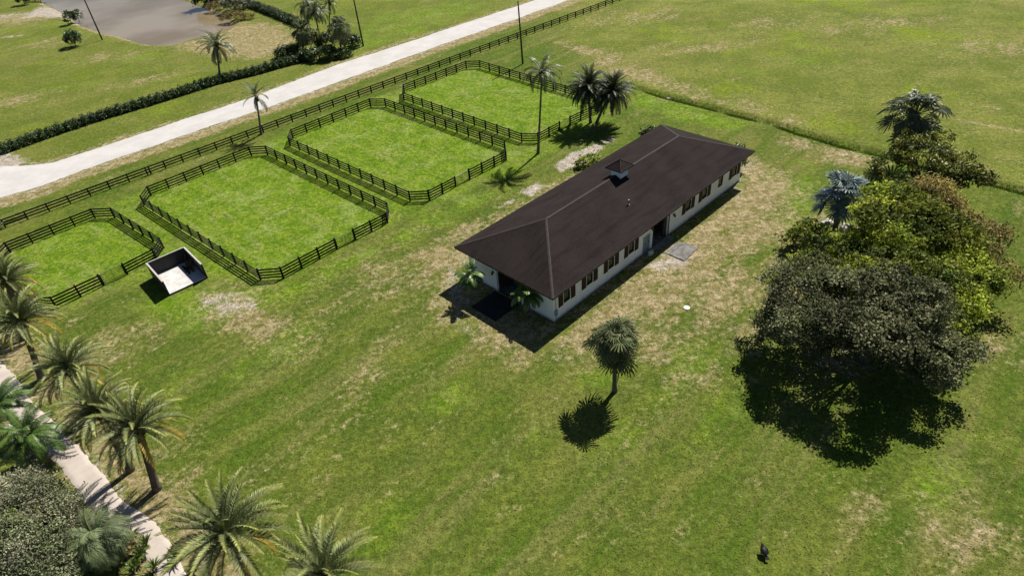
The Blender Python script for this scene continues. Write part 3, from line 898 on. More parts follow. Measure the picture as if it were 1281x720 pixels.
# roof
def slab(vs, th):
    n = len(vs)
    lo = [(x, y, z - th) for x, y, z in vs]
    return vs + lo, [tuple(range(n)), tuple(range(2 * n - 1, n - 1, -1))] + [(i, i + n, (i + 1) % n + n, (i + 1) % n) for i in range(n)]
HX = LX - LY
A_, B_, C_, D_ = (-LX, -LY, EZ), (-LX, LY, EZ), (LX, LY, EZ), (LX, -LY, EZ)
R0, R1 = (-HX, 0, RZ), (HX, 0, RZ)
for vs in ([B_, C_, R1, R0], [D_, A_, R0, R1], [A_, B_, R0], [C_, D_, R1]):
    mb = MB(); mb.add(*slab(vs, 0.12)); o = mb.build('roof_slope', M['roof'], barn)
for a, b_ in ((R0, R1), (A_, R0), (B_, R0), (C_, R1), (D_, R1)):
    mb = MB(); d = Vector(b_) - Vector(a)
    sd_ = d.cross(Vector((0, 0, 1))).normalized() * 0.13
    up_ = Vector((0, 0, 0.035)); dn = Vector((0, 0, -0.012))
    a2, b2 = Vector(a), Vector(b_)
    mb.add([a2 + sd_ + dn, b2 + sd_ + dn, b2 + up_, a2 + up_, b2 - sd_ + dn, a2 - sd_ + dn], [(0, 1, 2, 3), (3, 2, 4, 5)])
    mb.build('ridge_cap' if a == R0 else 'hip_cap', M['ridge'], barn)
mb = MB()
e = 0.025
mb.box(-LX - e, LX + e, LY, LY + e, EZ - .2, EZ - .015); mb.box(-LX - e, LX + e, -LY - e, -LY, EZ - .2, EZ - .015)
mb.box(-LX - e, -LX, -LY, LY, EZ - .199, EZ - .016); mb.box(LX, LX + e, -LY, LY, EZ - .199, EZ - .016)
mb.build('fascia', M['darkwood'], barn)
mb = MB(); mb.box(-LX + .01, LX - .01, -LY + .01, LY - .01, EZ - .19, EZ - .16); mb.build('soffit', M['trim'], barn)
# cupola
cx = 0.18
mb = MB(); mb.box(cx - .62, cx + .62, -.62, .62, RZ - .45, 6.98); cup = mb.build('cupola', M['bluegrey'], barn)
cup.data.materials[0] = simple('pale_blue_white_paint', (0.66, 0.74, 0.78), (0.76, 0.82, 0.85), 4, 0.6)
for dx, dy, rz in ((0.64, 0, 0), (-0.64, 0, math.pi), (0, 0.64, math.pi / 2), (0, -0.64, -math.pi / 2)):
    mb = MB()
    for k in range(3):
        z = 6.5 + k * .14
        mb.add([(-.02, -.45, z), (-.02, .45, z), (.03, .45, z - .06), (.03, -.45, z - .06)], [(0, 1, 2, 3)])
    o = mb.build('louvre', M['trim'], cup); o.location = (cx + dx, dy, 0); o.rotation_euler = (0, 0, rz)
mb = MB()
vs, fs = [(cx - 1.1, -1.0, 6.95), (cx + 1.1, -1.0, 6.95), (cx + 1.1, 1.0, 6.95), (cx - 1.1, 1.0, 6.95), (cx, 0, 7.68),
          (cx - 1.1, -1.0, 6.87), (cx + 1.1, -1.0, 6.87), (cx + 1.1, 1.0, 6.87), (cx - 1.1, 1.0, 6.87)], [(0, 1, 4), (1, 2, 4), (2, 3, 4), (3, 0, 4), (5, 8, 7, 6), (0, 5, 6, 1), (1, 6, 7, 2), (2, 7, 8, 3), (3, 8, 5, 0)]
mb.add(vs, fs); mb.build('cupola_roof', M['roof'], cup)
mb = MB()
for q in vs[:4]:
    mb.tube([q, (cx, 0, 7.69)], [.04, .04], 5)
mb.tube([(cx, 0, 7.66), (cx, 0, 7.86)], [.06, .01], 6)
mb.build('cupola_cap', M['ridge'], cup)
mb = MB(); mb.tube([(-2.6, -3.25, 4.7), (-2.6, -3.25, 5.45)], [.07, .07], 8); mb.tube([(-2.6, -3.25, 4.9), (-2.6, -3.25, 4.98)], [.16, .09], 8); mb.build('vent_pipe', M['metal'], barn)
# wall lamps and meter box
for x, y, z, rz in ((2.26, -YW, 2.25, math.pi), (-1.68, -YW, 2.55, math.pi), (X0, 2.05, 2.15, math.pi / 2), (X0, -2.1, 2.15, math.pi / 2), (-2.26, YW, 2.25, 0)):
    mb = MB(); mb.box(-.05, .05, 0.004, .06, -.1, .16); mb.box(-.03, .03, .06, .2, .1, .14); mb.tube([(0, .2, .14), (0, .2, -.16)], [.05, .12], 8)
    o = mb.build('wall_lamp', M['black_metal'], barn); o.location = (x, y, z); o.rotation_euler = (0, 0, rz)
mb = MB(); mb.box(-16.4, -16.1, -YW - .16, -YW - .003, .75, 1.35); mb.tube([(-16.25, -YW - .08, 1.35), (-16.25, -YW - .08, 3.5)], [.03, .03]); mb.tube([(-16.25, -YW - .08, .05), (-16.25, -YW - .08, .75)], [.03, .03])
mb.build('meter_box', M['bluegrey'], barn)

mb = MB(); mb.box(-1.6, 1.5, -1.6, 1.6, -0.02, 0.03)
for k in range(3):
    mb.box(-1.55, 1.45, -1.06 + k * 1.06 - .012, -1.06 + k * 1.06 + .012, .031, .034)
o = mb.build('rubber_mat', M['rubber'], None); q = barn_pt(-18.15, -0.35); o.location = (q[0], q[1], 0.02); o.rotation_euler = (0, 0, BARN_A)
tag(o, 'black rubber mat on the ground in front of the barn end doorway', 'mat')

# concrete pad beside the long wall: separate worn slabs
padr = thing('concrete_pad', 'worn grey concrete pad of three slabs outside the barn side opening', 'pad', (*barn_pt(0.1, 8.2), 0), BARN_A)
for x0, x1, y0, y1, h in ((-1.35, 1.2, .72, 1.2, .05), (-1.4, .1, -1.05, .66, .09), (.16, 1.4, -.95, .66, .07)):
    mb = MB(); mb.box(x0, x1, y0, y1, -.1, h); mb.build('slab', M['concrete'], padr)
for i, (x, y) in enumerate(((-2.55, 6.05), (-2.25, 6.1))):
    mb = MB(); mb.tube([(0, 0, 0.0), (0, 0, .42)], [.14, .17], 10); mb.tube([(-.16, 0, .42), (-.1, 0, .6), (.1, 0, .6), (.16, 0, .42)], [.01] * 4, 4)
    o = mb.build('white_bucket', M['white_plastic']); q = barn_pt(x, y); o.location = (q[0], q[1], 0)
    tag(o, ('white bucket by the blue grey barn door, farther from the big opening', 'white bucket by the blue grey barn door, nearer the big opening')[i], 'bucket', 'buckets by the stable door')
mb = MB(); mb.tube([(0, 0, -.03), (0, 0, .06), (0, 0, .08)], [.30, .30, .25], 14); mb.tube([(0, 0, .08), (0, 0, .1)], [.08, .06], 8)
o = mb.build('drain_cover', M['white_plastic']); q = (15.54, 43.61); o.location = (q[0], q[1], 0)
tag(o, 'small white round cover lying alone in the dry grass', 'cover')

# ------------------------------------------------------------------ black bunker bin
ba = math.atan2(54.866 - 52.439, -31.645 + 34.499)
bin_ = thing('manure_bin', 'open-fronted black walled bin with white floor on the lawn', 'bin', (-34.5, 52.44, 0), ba)
BW, BD, BH = 3.78, 4.65, 1.78
mb = MB(); mb.box(0.0, BW, 0.0, BD, -.1, .2); mb.build('floor', M['bin_floor'], bin_)
for x0, x1, y0, y1 in ((-.15, -.002, -.02, BD + .15), (BW + .002, BW + .15, -.02, BD + .15), (0, BW, BD + .002, BD + .148)):
    mb = MB(); mb.box(x0, x1, y0, y1, -.1, BH); mb.build('wall', M['bin_black'], bin_)
    mb = MB(); mb.box(x0 - .012, x1 + .012, y0 - .012 if x1 - x0 < 1 else y0 + .03, y1 + .012 if x1 - x0 > 1 else y1 + .01, BH + .001, BH + .05); mb.build('cap', M['bin_cap'], bin_)
mb = MB(); mb.box(0.01, BW - .01, -.05, -.002, -.1, .14); mb.build('front_lip', M['bin_black'], bin_)
heap = thing('scrap_board_heap', 'dark scrap boards leaning on the inner wall of the black bin', 'boards', (-34.5, 52.44, 0.2), ba)
for k in range(7):
    mb = MB(); L_ = rnd.uniform(.8, 1.5)
    mb.box(-.1, .1, -.02, .02, 0, L_)
    o = mb.build('scrap_board', M['darkwood'], heap)
    o.location = (BW - rnd.uniform(.45, .75), BD - .9 - k * .28 + rnd.uniform(-.1, .1), 0.0)
    o.rotation_euler = (rnd.uniform(-.3, .3), R(rnd.uniform(14, 22)), rnd.uniform(-.5, .5))
    if k % 2 == 0:
        mb = MB(); mb.box(-.25, .25, -.12, .12, 0, .1); o = mb.build('scrap_block', M['black_metal'], heap); o.location = (BW - .8 - rnd.uniform(0, .2), BD - 1 - k * .25, 0.004); o.rotation_euler = (0, 0, rnd.uniform(0, 3))

# ------------------------------------------------------------------ poles
def utility_pole(b_, h, lean, label):
    p = thing('utility_pole', label, 'utility pole', (b_[0], b_[1], 0), 0, 'bare wooden poles along the road')
    mb = MB(); mb.tube([(0, 0, -.2), (lean[0] * .5, lean[1] * .5, h * .5), (lean[0], lean[1], h)], [.17, .15, .12], 10); mb.build('pole', M['pole'], p, True)
    mb = MB(); mb.tube([(.15, 0, 0), (lean[0] + .11, lean[1], h * .7)], [.018, .018], 5); mb.build('conduit', M['metal'], p)
    mb = MB(); mb.tube([(lean[0], lean[1], h), (lean[0], lean[1], h + .25)], [.05, .03], 8); mb.build('insulator', M['metal'], p)
utility_pole((-88.47, 154.77), 11, (0, 0), 'thin bare wooden pole on the near shore of the pond')
utility_pole((-25.51, 132.09), 11, (0, 0), 'bare wooden pole at the roadside by the clump of palms')
utility_pole((5.32, 113.38), 10.4, (-.2, 0), 'bare wooden pole behind the far paddock on the barn side of the road')

# ------------------------------------------------------------------ palms
def pinnate(L, e0, droop, nl, ll, lw, vang, lfall, seed, sag=1.4, tipyel=0.0):
    """one feather frond: rachis arching in the XZ plane, two rows of leaflets"""
    rg = random.Random(seed)
    mb = MB()
    ns = 12
    pts, tang = [Vector((0, 0, 0))], []
    for i in range(ns):
        s = (i + .5) / ns
        a = e0 - droop * s ** sag
        d = Vector((math.cos(a), 0, math.sin(a)))
        tang.append(d); pts.append(pts[-1] + d * (L / ns))
    tang.append(tang[-1])
    mb.tube(pts[::2], [0.045 * (1 - i / 7.5) * L / 3 + .006 for i in range(len(pts[::2]))], 3, False, (1.5, 1.35, .9))
    bow = rg.uniform(-.12, .12) * L
    for i in range(nl):
        s = 0.13 + 0.86 * (i / (nl - 1))
        f = s * ns
        k = min(int(f), ns - 1)
        p = pts[k].lerp(pts[k + 1], f - k)
        tg = tang[k]
        up = Vector((-tg.z, 0, tg.x))
        prof = (min(1, s / .3) ** .7) * (1 - max(0, (s - .45) / .55) ** 1.6 * .72)
        for sd_ in (1, -1):
            l = ll * prof * rg.uniform(.85, 1.12)
            fw = R(rg.uniform(38, 52) - 12 * s)
            out = Vector((0, sd_, 0)) * math.cos(vang) + up * math.sin(vang) * rg.uniform(.6, 1.3)
            d = (tg * math.sin(R(90) - fw) * .75 + out * math.sin(fw) * 1.15).normalized()
            mid = p + d * l * .5 + Vector((0, 0, -lfall * l * .12))
            tip = p + d * l + Vector((0, 0, -lfall * l * .5))
            wd = tg.cross(d).cross(d).normalized() * lw * .5 * (.6 + .4 * prof)
            base = p
            g = rg.uniform(.75, 1.25)
            y = tipyel * s ** 2
            mb.add([base - wd * .5, mid - wd, tip, mid + wd, base + wd * .5], [(0, 1, 3, 4), (1, 2, 3)], (g * (1 + .75 * y), g * (1 + .55 * y), g * (1 - .05 * y)))
    if bow:
        mb.v = [(x, y + bow * (x / L) ** 2, z) for x, y, z in mb.v]
    return mb

def fan(Lp, Rf, e0, nseg, seed, spread=150, split=.45, dr=.35, wmul=1.0):
    """one fan leaf: petiole and a folded blade of separate segments"""
    rg = random.Random(seed)
    mb = MB()
    d = Vector((math.cos(e0), 0, math.sin(e0)))
    end = d * Lp + Vector((0, 0, -.08 * Lp))
    mb.tube([(0, 0, 0), d * Lp * .5, end], [.035, .028, .02], 3, False, (1.4, 1.4, 1.0))
    e1 = e0 - .55
    tg = Vector((math.cos(e1), 0, math.sin(e1)))
    up = Vector((-tg.z, 0, tg.x))
    for i in range(nseg):
        th = R(-spread + 2 * spread * (i + .5) / nseg)
        dth = R(spread / nseg)
        r = Rf * (1 - .22 * (abs(th) / R(spread)) ** 2) * rg.uniform(.88, 1.08)
        def pt(rr, an, lift=0):
            fall = dr * Rf * (rr / Rf) ** 2.2
            return end + (tg * math.cos(an) + Vector((0, 1, 0)) * math.sin(an)) * rr + up * (.18 * rr * abs(math.sin(an)) + lift) + Vector((0, 0, -fall * rg.uniform(.8, 1.25)))
        g = rg.uniform(.75, 1.25)
        w_ = dth * wmul
        mb.add([end, pt(r * split, th - w_), pt(r * split, th, .05 * Rf), pt(r * split, th + w_), pt(r * .86, th - w_ * .45), pt(r * .86, th + w_ * .45), pt(r, th)],
               [(0, 1, 2), (0, 2, 3), (1, 4, 2), (2, 4, 5), (2, 5, 3), (4, 6, 5)], (g, g, g))
    return mb

def trunk_mb(h, dx, dy, r0, r1, nseg=10, bulge=0.0, rough=0.06, seed=0, bend=0.0):
    rg = random.Random(seed)
    pts, rad = [], []
    for i in range(nseg + 1):
        f = i / nseg
        pts.append((dx * (f + bend * f * (1 - f)), dy * (f + bend * f * (1 - f)), -.15 + (h + .15) * f))
        rad.append((r0 * (1 - f) + r1 * f + (r0 * .5 * math.exp(-f * 9))) * rg.uniform(1 - rough, 1 + rough))
    mb = MB(); mb.tube(pts, rad, 10)
    return mb

KIT = {}
def kit(key, make, elevs, mats):
    """frond meshes for a palm kind, one per elevation and variant"""
    if key not in KIT:
        KIT[key] = [[make(R(e), 31 * i + v + len(key)).data(key_name(key), mats(e)) for v in range(2)] for i, e in enumerate(elevs)]
    return KIT[key]
def key_name(k):
    return 'leaf' if 'fan' in k else 'frond'

EL_DATE = (82, 66, 50, 36, 22, 8, -8, -25)
def mk_date(e, s):
    return pinnate(2.9, e, .75 + .55 * math.cos(e), 46, .40, .044, R(42), .2, s, 1.6, 1.5)
def mk_date_dark(e, s):
    return pinnate(2.7, e, .9 + .4 * math.cos(e), 42, .46, .050, R(20), .35, s, 1.4)
def mk_queen(e, s):
    return pinnate(3.0, e, 1.5 + .5 * math.cos(e), 50, .55, .04, R(15), 1.1, s, 1.3)
def mk_coco(e, s):
    return pinnate(2.6, e, 1.1 + .4 * math.cos(e), 34, .5, .05, R(10), .9, s, 1.3)
def mk_areca(e, s):
    return pinnate(2.3, e, 1.3 + .4 * math.cos(e), 40, .5, .045, R(12), 1.1, s, 1.4, .25)
def mk_weep(e, s):
    return pinnate(2.2, e, 1.5 + .4 * math.cos(e), 56, .7, .028, R(5), 1.6, s, 1.2, .1)
def mk_small(e, s):
    return pinnate(1.5, e, 1.0 + .5 * math.cos(e), 20, .42, .085, R(15), .8, s, 1.4, .6)

def palm(label, b_, top, h, frond_key, make, elevs, counts, mats, scale=1.0, r0=.22, r1=.2, name='date_palm', group=None, head=0.3, seed=0, boots=True, bend=0.0, tmat=None, cat='palm tree', dead=0, tilt=.14):
    rg = random.Random(seed * 7 + 3)
    p = thing(name, label, cat, (b_[0], b_[1], 0), 0, group)
    dx, dy = top[0] - b_[0], top[1] - b_[1]
    trunk_mb(h, dx, dy, r0, r1, seed=seed, bend=bend).build('trunk', tmat or M['palm_trunk'], p, True)
    if boots:
        mb = MB()
        for k in range(70):
            f = rg.uniform(0, 1)
            z = h - .75 + f * .85
            an = k * 2.399
            rr = head * (.55 + .5 * math.sin(f * 2.6))
            d = Vector((math.cos(an), math.sin(an), .75)).normalized()
            o_ = Vector((dx + math.cos(an) * rr * .6, dy + math.sin(an) * rr * .6, z))
            mb.tube([o_, o_ + d * rg.uniform(.2, .42)], [.05, .02], 4, True)
        mb.build('leaf_bases', M['boots'], p)
    ms = kit(frond_key, make, elevs, mats)
    k = 0
    for i, n in enumerate(counts):
        for j in range(n):
            k += 1
            me_ = ms[i][rg.randrange(2)]
            sc = scale * rg.uniform(1 - tilt, 1 + tilt * .7)
            o = link(key_name(frond_key), me_, p, (dx, dy, h + .05 + .1 * (1 - i / len(counts))), k * 2.39996 + rg.uniform(-.25, .25), (sc, sc, sc))
            o.rotation_euler = (rg.uniform(-.14, .14), rg.uniform(-tilt, tilt), o.rotation_euler[2])
    for j in range(dead):
        an = rg.uniform(0, 6.28)
        o = link(key_name(frond_key), KIT_DEAD[j % 2], p, (dx, dy, h - .15), an, (scale * .8,) * 3)
        o['label'] = 'dead brown hanging frond'
    return p
KIT_DEAD = [pinnate(2.6, R(-45), .8, 24, .3, .03, R(-20), .6, 70 + v, .7).data('frond', M['dead']) for v in range(2)]

def date_mats(e):
    return M['date_old'] if e < -20 else (M['date_gold'] if e < 0 else M['date'])
CNT = (6, 8, 8, 8, 8, 7, 6, 4)
HT = 5.5
row = 'date palms lining the driveway'
for lab, (bx, by), tp_, hh_, sc, sd_ in (
    ('date palm on a thick dark trunk, topmost trunk visible along the driveway', (-41.71, 41.46), (-41.15, 42.71), 5.6, 1.0, 1),
    ('date palm with silvery crown overhanging the left fence corner, topmost by the driveway', (-46.58, 47.40), (-45.92, 48.99), 5.6, .95, 2),
    ('upright silvery date palm standing below the top two driveway palms', (-34.96, 36.25), (-34.57, 36.96), 4.8, 1.02, 3),
    ('date palm leaning behind the yellowish one beside the driveway', (-29.35, 30.70), (-28.86, 30.86), 6.2, .95, 4),
    ('yellow tipped date palm in front of the pair beside the driveway', (-26.63, 28.77), (-25.86, 29.49), 5.6, 1.0, 5),
    ('large spreading date palm near the bottom left, over the path end', (-17.67, 20.84), (-17.33, 21.12), 5.2, 1.08, 6),
    ('date palm cut by the bottom edge, rightmost of the row', (-11.04, 17.61), (-11.30, 18.23), 5.0, .98, 7)):
    palm(lab, (bx, by), tp_, hh_, 'date', mk_date, EL_DATE, CNT, date_mats, sc * (1.26 if sd_ > 5 else 1.12), .25, .24, 'date_palm', row, .36, sd_)

dd = lambda e: M['date_dark']
palm('dark date palm of the pair beyond the barn, left one', (13.18, 85.60), (12.80, 85.37), 5.0, 'date_dark', mk_date_dark, EL_DATE, (7, 9, 11, 12, 12, 12, 11, 9), dd, 1.25, .19, .17, 'date_palm', 'twin dark date palms beyond the barn', .3, 21)
palm('dark date palm of the pair beyond the barn, leaning to the right', (13.99, 85.49), (15.91, 84.74), 4.4, 'date_dark', mk_date_dark, EL_DATE, (7, 9, 11, 12, 12, 12, 11, 9), dd, 1.25, .19, .17, 'date_palm', 'twin dark date palms beyond the barn', .3, 22, bend=-.3)
qm = lambda e: M['queen']
palm('tall slim palm standing between the paddocks and the barn', (4.95, 77.36), (5.94, 77.77), 10.4, 'queen', mk_queen, (75, 55, 38, 22, 5), (3, 4, 5, 5, 4), qm, 1.1, .15, .11, 'queen_palm', None, .18, 23, dead=3)
palm('young palm with wind-blown fronds beside the road fence', (-35.57, 91.73), (-34.66, 92.20), 5.6, 'coco', mk_coco, (78, 60, 40, 12, -30), (4, 4, 2, 2, 3), lambda e: M['queen'], 1.0, .15, .1, 'coconut_palm', None, .15, 24, dead=3)
palm('palm with drooping crown rising behind the clipped hedge', (-50.60, 119.95), (-49.79, 121.40), 5.3, 'coco', mk_coco, (78, 60, 40, 12, -30), (5, 7, 8, 7, 6), qm, 1.5, .2, .15, 'coconut_palm', None, .2, 25, dead=2)
palm('dark tall palm at the back of the clump by the road', (-34.58, 135.34), (-33.97, 134.20), 6.6, 'queen', mk_queen, (75, 55, 38, 22, 5), (5, 7, 9, 9, 9), qm, 1.2, .16, .12, 'queen_palm', 'palms in the clump by the road', .2, 26)
palm('palm cut by the top edge behind the clump by the road', (-34.64, 145.01), (-33.52, 146.42), 5.6, 'coco', mk_coco, (78, 60, 40, 12, -30), (4, 6, 6, 5, 3), qm, 1.15, .16, .12, 'coconut_palm', 'palms in the clump by the road', .2, 27)
palm('dark palm leaning over the left side of the clump by the road', (-38.73, 140.38), (-36.62, 140.83), 6.4, 'queen', mk_queen, (75, 55, 38, 22, 5), (5, 6, 8, 9, 8), qm, 1.15, .16, .12, 'queen_palm', 'palms in the clump by the road', .2, 28)
palm('small golden yellow palm inside the clump by the road', (-36.62, 133.27), (-34.81, 134.05), 2.6, 'yellow_small', mk_small, (70, 45, 20, -5), (4, 5, 5, 4), lambda e: M['lime_leaf'] if e > 0 else M['date_old'], 1.0, .07, .05, 'golden_palm', 'palms in the clump by the road', .1, 29, False)
palm('tall palm on the far pond shore reaching past the top edge', (-70.95, 176.46), (-71.66, 181.46), 6.0, 'coco', mk_coco, (78, 60, 40, 12, -30), (5, 6, 6, 6, 4), qm, 1.3, .2, .15, 'coconut_palm', None, .2, 30)
sm = lambda e: M['areca']
palm('small palm at the barn end, left of the doorway', (-4.00, 46.40), (-3.78, 47.94), 2.5, 'small', mk_small, (70, 45, 20, -5), (3, 4, 5, 4), sm, 1.15, .09, .07, 'pygmy_palm', 'small palms beside the barn doorway', .13, 31)
palm('small palm at the barn end, right of the doorway', (1.58, 44.59), (1.27, 44.68), 2.2, 'small', mk_small, (70, 45, 20, -5), (3, 5, 6, 4), sm, 1.25, .09, .07, 'pygmy_palm', 'small palms beside the barn doorway', .13, 32)
palm('palm with yellowed frond tips reaching in at the left edge by the road fence', (-63.59, 64.24), (-60.93, 63.78), 6.0, 'date', mk_date, EL_DATE, (4, 6, 8, 8, 8, 8, 8, 8), date_mats, 1.0, .25, .22, 'date_palm', None, .36, 33)
# feathery palms in the left thicket
am = lambda e: M['areca']
for lab, c_, z_, cn, sc, sd_ in (
    ('bright green feathery palm drooping over the driveway below the left edge', (-36.01, 32.18), 3.0, (5, 7, 9, 10, 9), 1.15, 41),
    ('feathery palm with upright fronds at the left edge beside the driveway', (-39.87, 35.15), 3.2, (6, 7, 7, 6, 4), 1.15, 42),
    ('weeping grey green feathery palm between the sage tree and the path', (-27.23, 23.51), 2.6, (6, 9, 12, 13, 12), 1.05, 43),
    ('low bright feathery palm at the foot of the sage tree', (-29.40, 22.84), 1.5, (6, 8, 9, 8, 5), .8, 44)):
    palm(lab, c_, c_, z_, 'weep' if sd_ == 43 else 'areca', mk_weep if sd_ == 43 else mk_areca, (80, 62, 42, 22, 0), cn, (lambda e: M['weep']) if sd_ == 43 else am, sc, .12, .1, 'feather_palm', 'feathery palms of the left thicket', .15, sd_)

def fan_palm(label, b_, top, h, key, make, elevs, counts, mat, scale, r0, r1, name, seed, group=None, head=.3, tilt=.34):
    return palm(label, b_, top, h, key, make, elevs, counts, lambda e: (M['dead'] if (e < -50 and 'sabal' in key) else mat), scale, r0, r1, name, group, head, seed, tilt=tilt)
EL_FAN = (80, 58, 36, 14, -12, -38, -60)
mk_sabal = lambda e, s: fan(1.1, .85, e, 17, s, 150, .42, .42, .78)
mk_bis = lambda e, s: fan(1.1, 1.0, e, 20, s, 145, .5, .22, .68)
mk_wash = lambda e, s: fan(1.35, .95, e, 17, s, 150, .55, .45, .85)
fan_palm('round headed cabbage palm standing alone on the open lawn', (7.35, 34.37), (7.23, 34.56), 5.0, 'sabal_fan', mk_sabal, EL_FAN, (6, 9, 11, 12, 12, 12, 11), M['sabal'], 1.08, .17, .16, 'cabbage_palm', 51, tilt=.42)
fan_palm('round headed cabbage palm left of the clump by the road', (-36.93, 129.29), (-36.24, 130.04), 4.3, 'sabal_fan', mk_sabal, EL_FAN, (5, 7, 8, 9, 9, 8, 6), M['sabal'], 1.4, .2, .18, 'cabbage_palm', 52, 'cabbage palms by the road')
fan_palm('round headed cabbage palm right of the clump, nearest the pole', (-29.41, 128.73), (-28.75, 128.65), 4.8, 'sabal_fan', mk_sabal, EL_FAN, (5, 7, 8, 9, 9, 8, 6), M['sabal'], 1.4, .2, .18, 'cabbage_palm', 53, 'cabbage palms by the road')
fan_palm('silver blue fan palm at the left of the right tree group', (33.25, 53.07), (33.23, 53.86), 4.0, 'bis_fan', mk_bis, (80, 58, 36, 14, -12, -38), (5, 8, 10, 11, 12, 10), M['bismarck'], 1.2, .26, .24, 'silver_palm', 54, head=.4, tilt=.5)
fan_palm('dark open crowned fan palm rising behind the right tree group', (47.65, 64.75), (46.51, 65.59), 6.4, 'wash_fan', mk_wash, (78, 52, 28, 4, -25, -50), (4, 6, 7, 8, 7, 5), M['wash'], 1.5, .2, .18, 'fan_palm', 55)

# ------------------------------------------------------------------ broadleaf trees, shrubs, hedges
def leaf_cloud(rg, centres, per, sig, size, tint_fn, asp=.55, upbias=.35, cmul=None):
    """per leaves scattered round each centre"""
    C_ = np.repeat(centres, per, axis=0)
    n = len(C_)
    off = rg.normal(0, 1, (n, 3)) * sig
    off[:, 2] *= .75
    Pp = C_ + off
    nrm = rg.normal(0, 1, (n, 3)); nrm[:, 2] = np.abs(nrm[:, 2]) + upbias
    nrm /= np.linalg.norm(nrm, axis=1)[:, None]
    a = np.cross(nrm, rg.normal(0, 1, (n, 3))); a /= np.linalg.norm(a, axis=1)[:, None] + 1e-9
    b2 = np.cross(nrm, a)
    s = size * rg.uniform(.6, 1.35, n)[:, None]
    a = a * s; b2 = b2 * s * asp
    Q = np.stack([Pp - a, Pp - b2 * 1.0, Pp + a, Pp + b2], 1)
    cg = np.clip(1 + rg.normal(0, .28, len(centres)), .4, 1.8)
    cg = np.repeat(cg if cmul is None else cg * cmul, per)[:, None]
    return Q, np.clip(tint_fn(Pp, rg, n) * cg, .03, 4)

def vnoise(Pp, f, seed):
    k = np.random.default_rng(seed).normal(0, 1, (6, 3)) * f
    ph = np.random.default_rng(seed + 1).uniform(0, 6.28, 6)
    return np.sin(Pp @ k.T + ph).sum(1) / 6

def lobes_surface(rg, lobes, n, shell=(.72, 1.0), low=-.35, gap=.25, seed=0):
    """points in the outer shell of a union of ellipsoids (cx,cy,cz,rx,ry,rz)"""
    out, li = [], []
    w = np.array([l[3] * l[4] for l in lobes]); w = w / w.sum()
    for q_, (l, wi) in enumerate(zip(lobes, w)):
        k = int(n * wi * 1.6)
        d = rg.normal(0, 1, (k, 3)); d /= np.linalg.norm(d, axis=1)[:, None]
        d = d[d[:, 2] > low]
        r = rg.uniform(shell[0], shell[1], len(d))[:, None]
        p_ = np.array(l[:3]) + d * r * np.array(l[3:])
        keep = np.ones(len(p_), bool)
        for l2 in lobes:
            if l2 is not l:
                keep &= (((p_ - np.array(l2[:3])) / np.array(l2[3:])) ** 2).sum(1) > .55
        out.append(p_[keep]); li.append(np.full(int(keep.sum()), q_))
    p_, li = np.concatenate(out), np.concatenate(li)
    ok = (vnoise(p_, .9, seed) + rg.normal(0, .25, len(p_)) > -gap * 1.6) & (p_[:, 2] > .25)
    return p_[ok], li[ok]

def broadleaf(label, b_, h_trunk, lobes, n_cl, per, sig, size, mat, tint, name='broadleaf_tree', r=.35, seed=1, gap=.3, limbs=14, group=None, low=-.35, cat='tree', asp=.55, crown_name='crown', lumps=0):
    rg = np.random.default_rng(seed)
    t_ = thing(name, label, cat, (b_[0], b_[1], 0), 0, group)
    sh_ = .86 if lumps else 1.0
    lb = [(x - b_[0], y - b_[1], z, a * sh_, c_ * sh_, d * sh_) for x, y, z, a, c_, d in lobes]
    for l in list(lb):                       # smaller boughs pushing out of the main masses
        for k in range(lumps):
            th, ph = rg.uniform(0, 2 * math.pi), rg.uniform(-.25, .9)
            f = rg.uniform(.34, .54)
            lb.append((l[0] + l[3] * .92 * math.cos(th) * math.cos(ph), l[1] + l[4] * .92 * math.sin(th) * math.cos(ph), l[2] + l[5] * .85 * math.sin(ph),
                       l[3] * f, l[4] * f, max(l[5] * f * .8, .35)))
    cl, li = lobes_surface(rg, lb, n_cl, low=low, gap=gap, seed=seed)
    bough = np.clip(1 + rg.normal(0, .24, len(lb)), .5, 1.6)[li] if lumps else None
    mb = MB()
    mb.tube([(0, 0, -.2), (.05, .03, h_trunk * .5), (0, .05, h_trunk)], [r * 1.35, r, r * .85], 9)
    pick = cl[rg.choice(len(cl), min(limbs * 5, len(cl)), replace=False)]
    heads = pick[:limbs]
    for i, q in enumerate(heads):
        s_ = Vector((0, .05, h_trunk * rg.uniform(.75, 1.0)))
        e_ = Vector(q) * .82 + Vector((0, 0, .18 * h_trunk))
        mid = s_.lerp(e_, .5) + Vector((rg.normal(0, .3), rg.normal(0, .3), rg.normal(.25, .25)))
        mb.tube([s_, s_.lerp(mid, .6), mid, mid.lerp(e_, .55), e_], [r * .55, r * .42, r * .3, r * .2, r * .08], 6)
        near = pick[np.argsort(((pick - q) ** 2).sum(1))[1:5]]
        for w_ in near:
            m2 = mid.lerp(Vector(w_), .5) + Vector((0, 0, rg.normal(.1, .15)))
            mb.tube([mid, m2, Vector(w_)], [r * .2, r * .12, r * .03], 4)
    mb.build('trunk', M['bark'], t_, True)
    Q, T = leaf_cloud(rg, cl, per, sig, size, tint, asp, cmul=bough)
    o = link(crown_name, quads_mesh(crown_name, Q, T, mat), t_)
    return t_

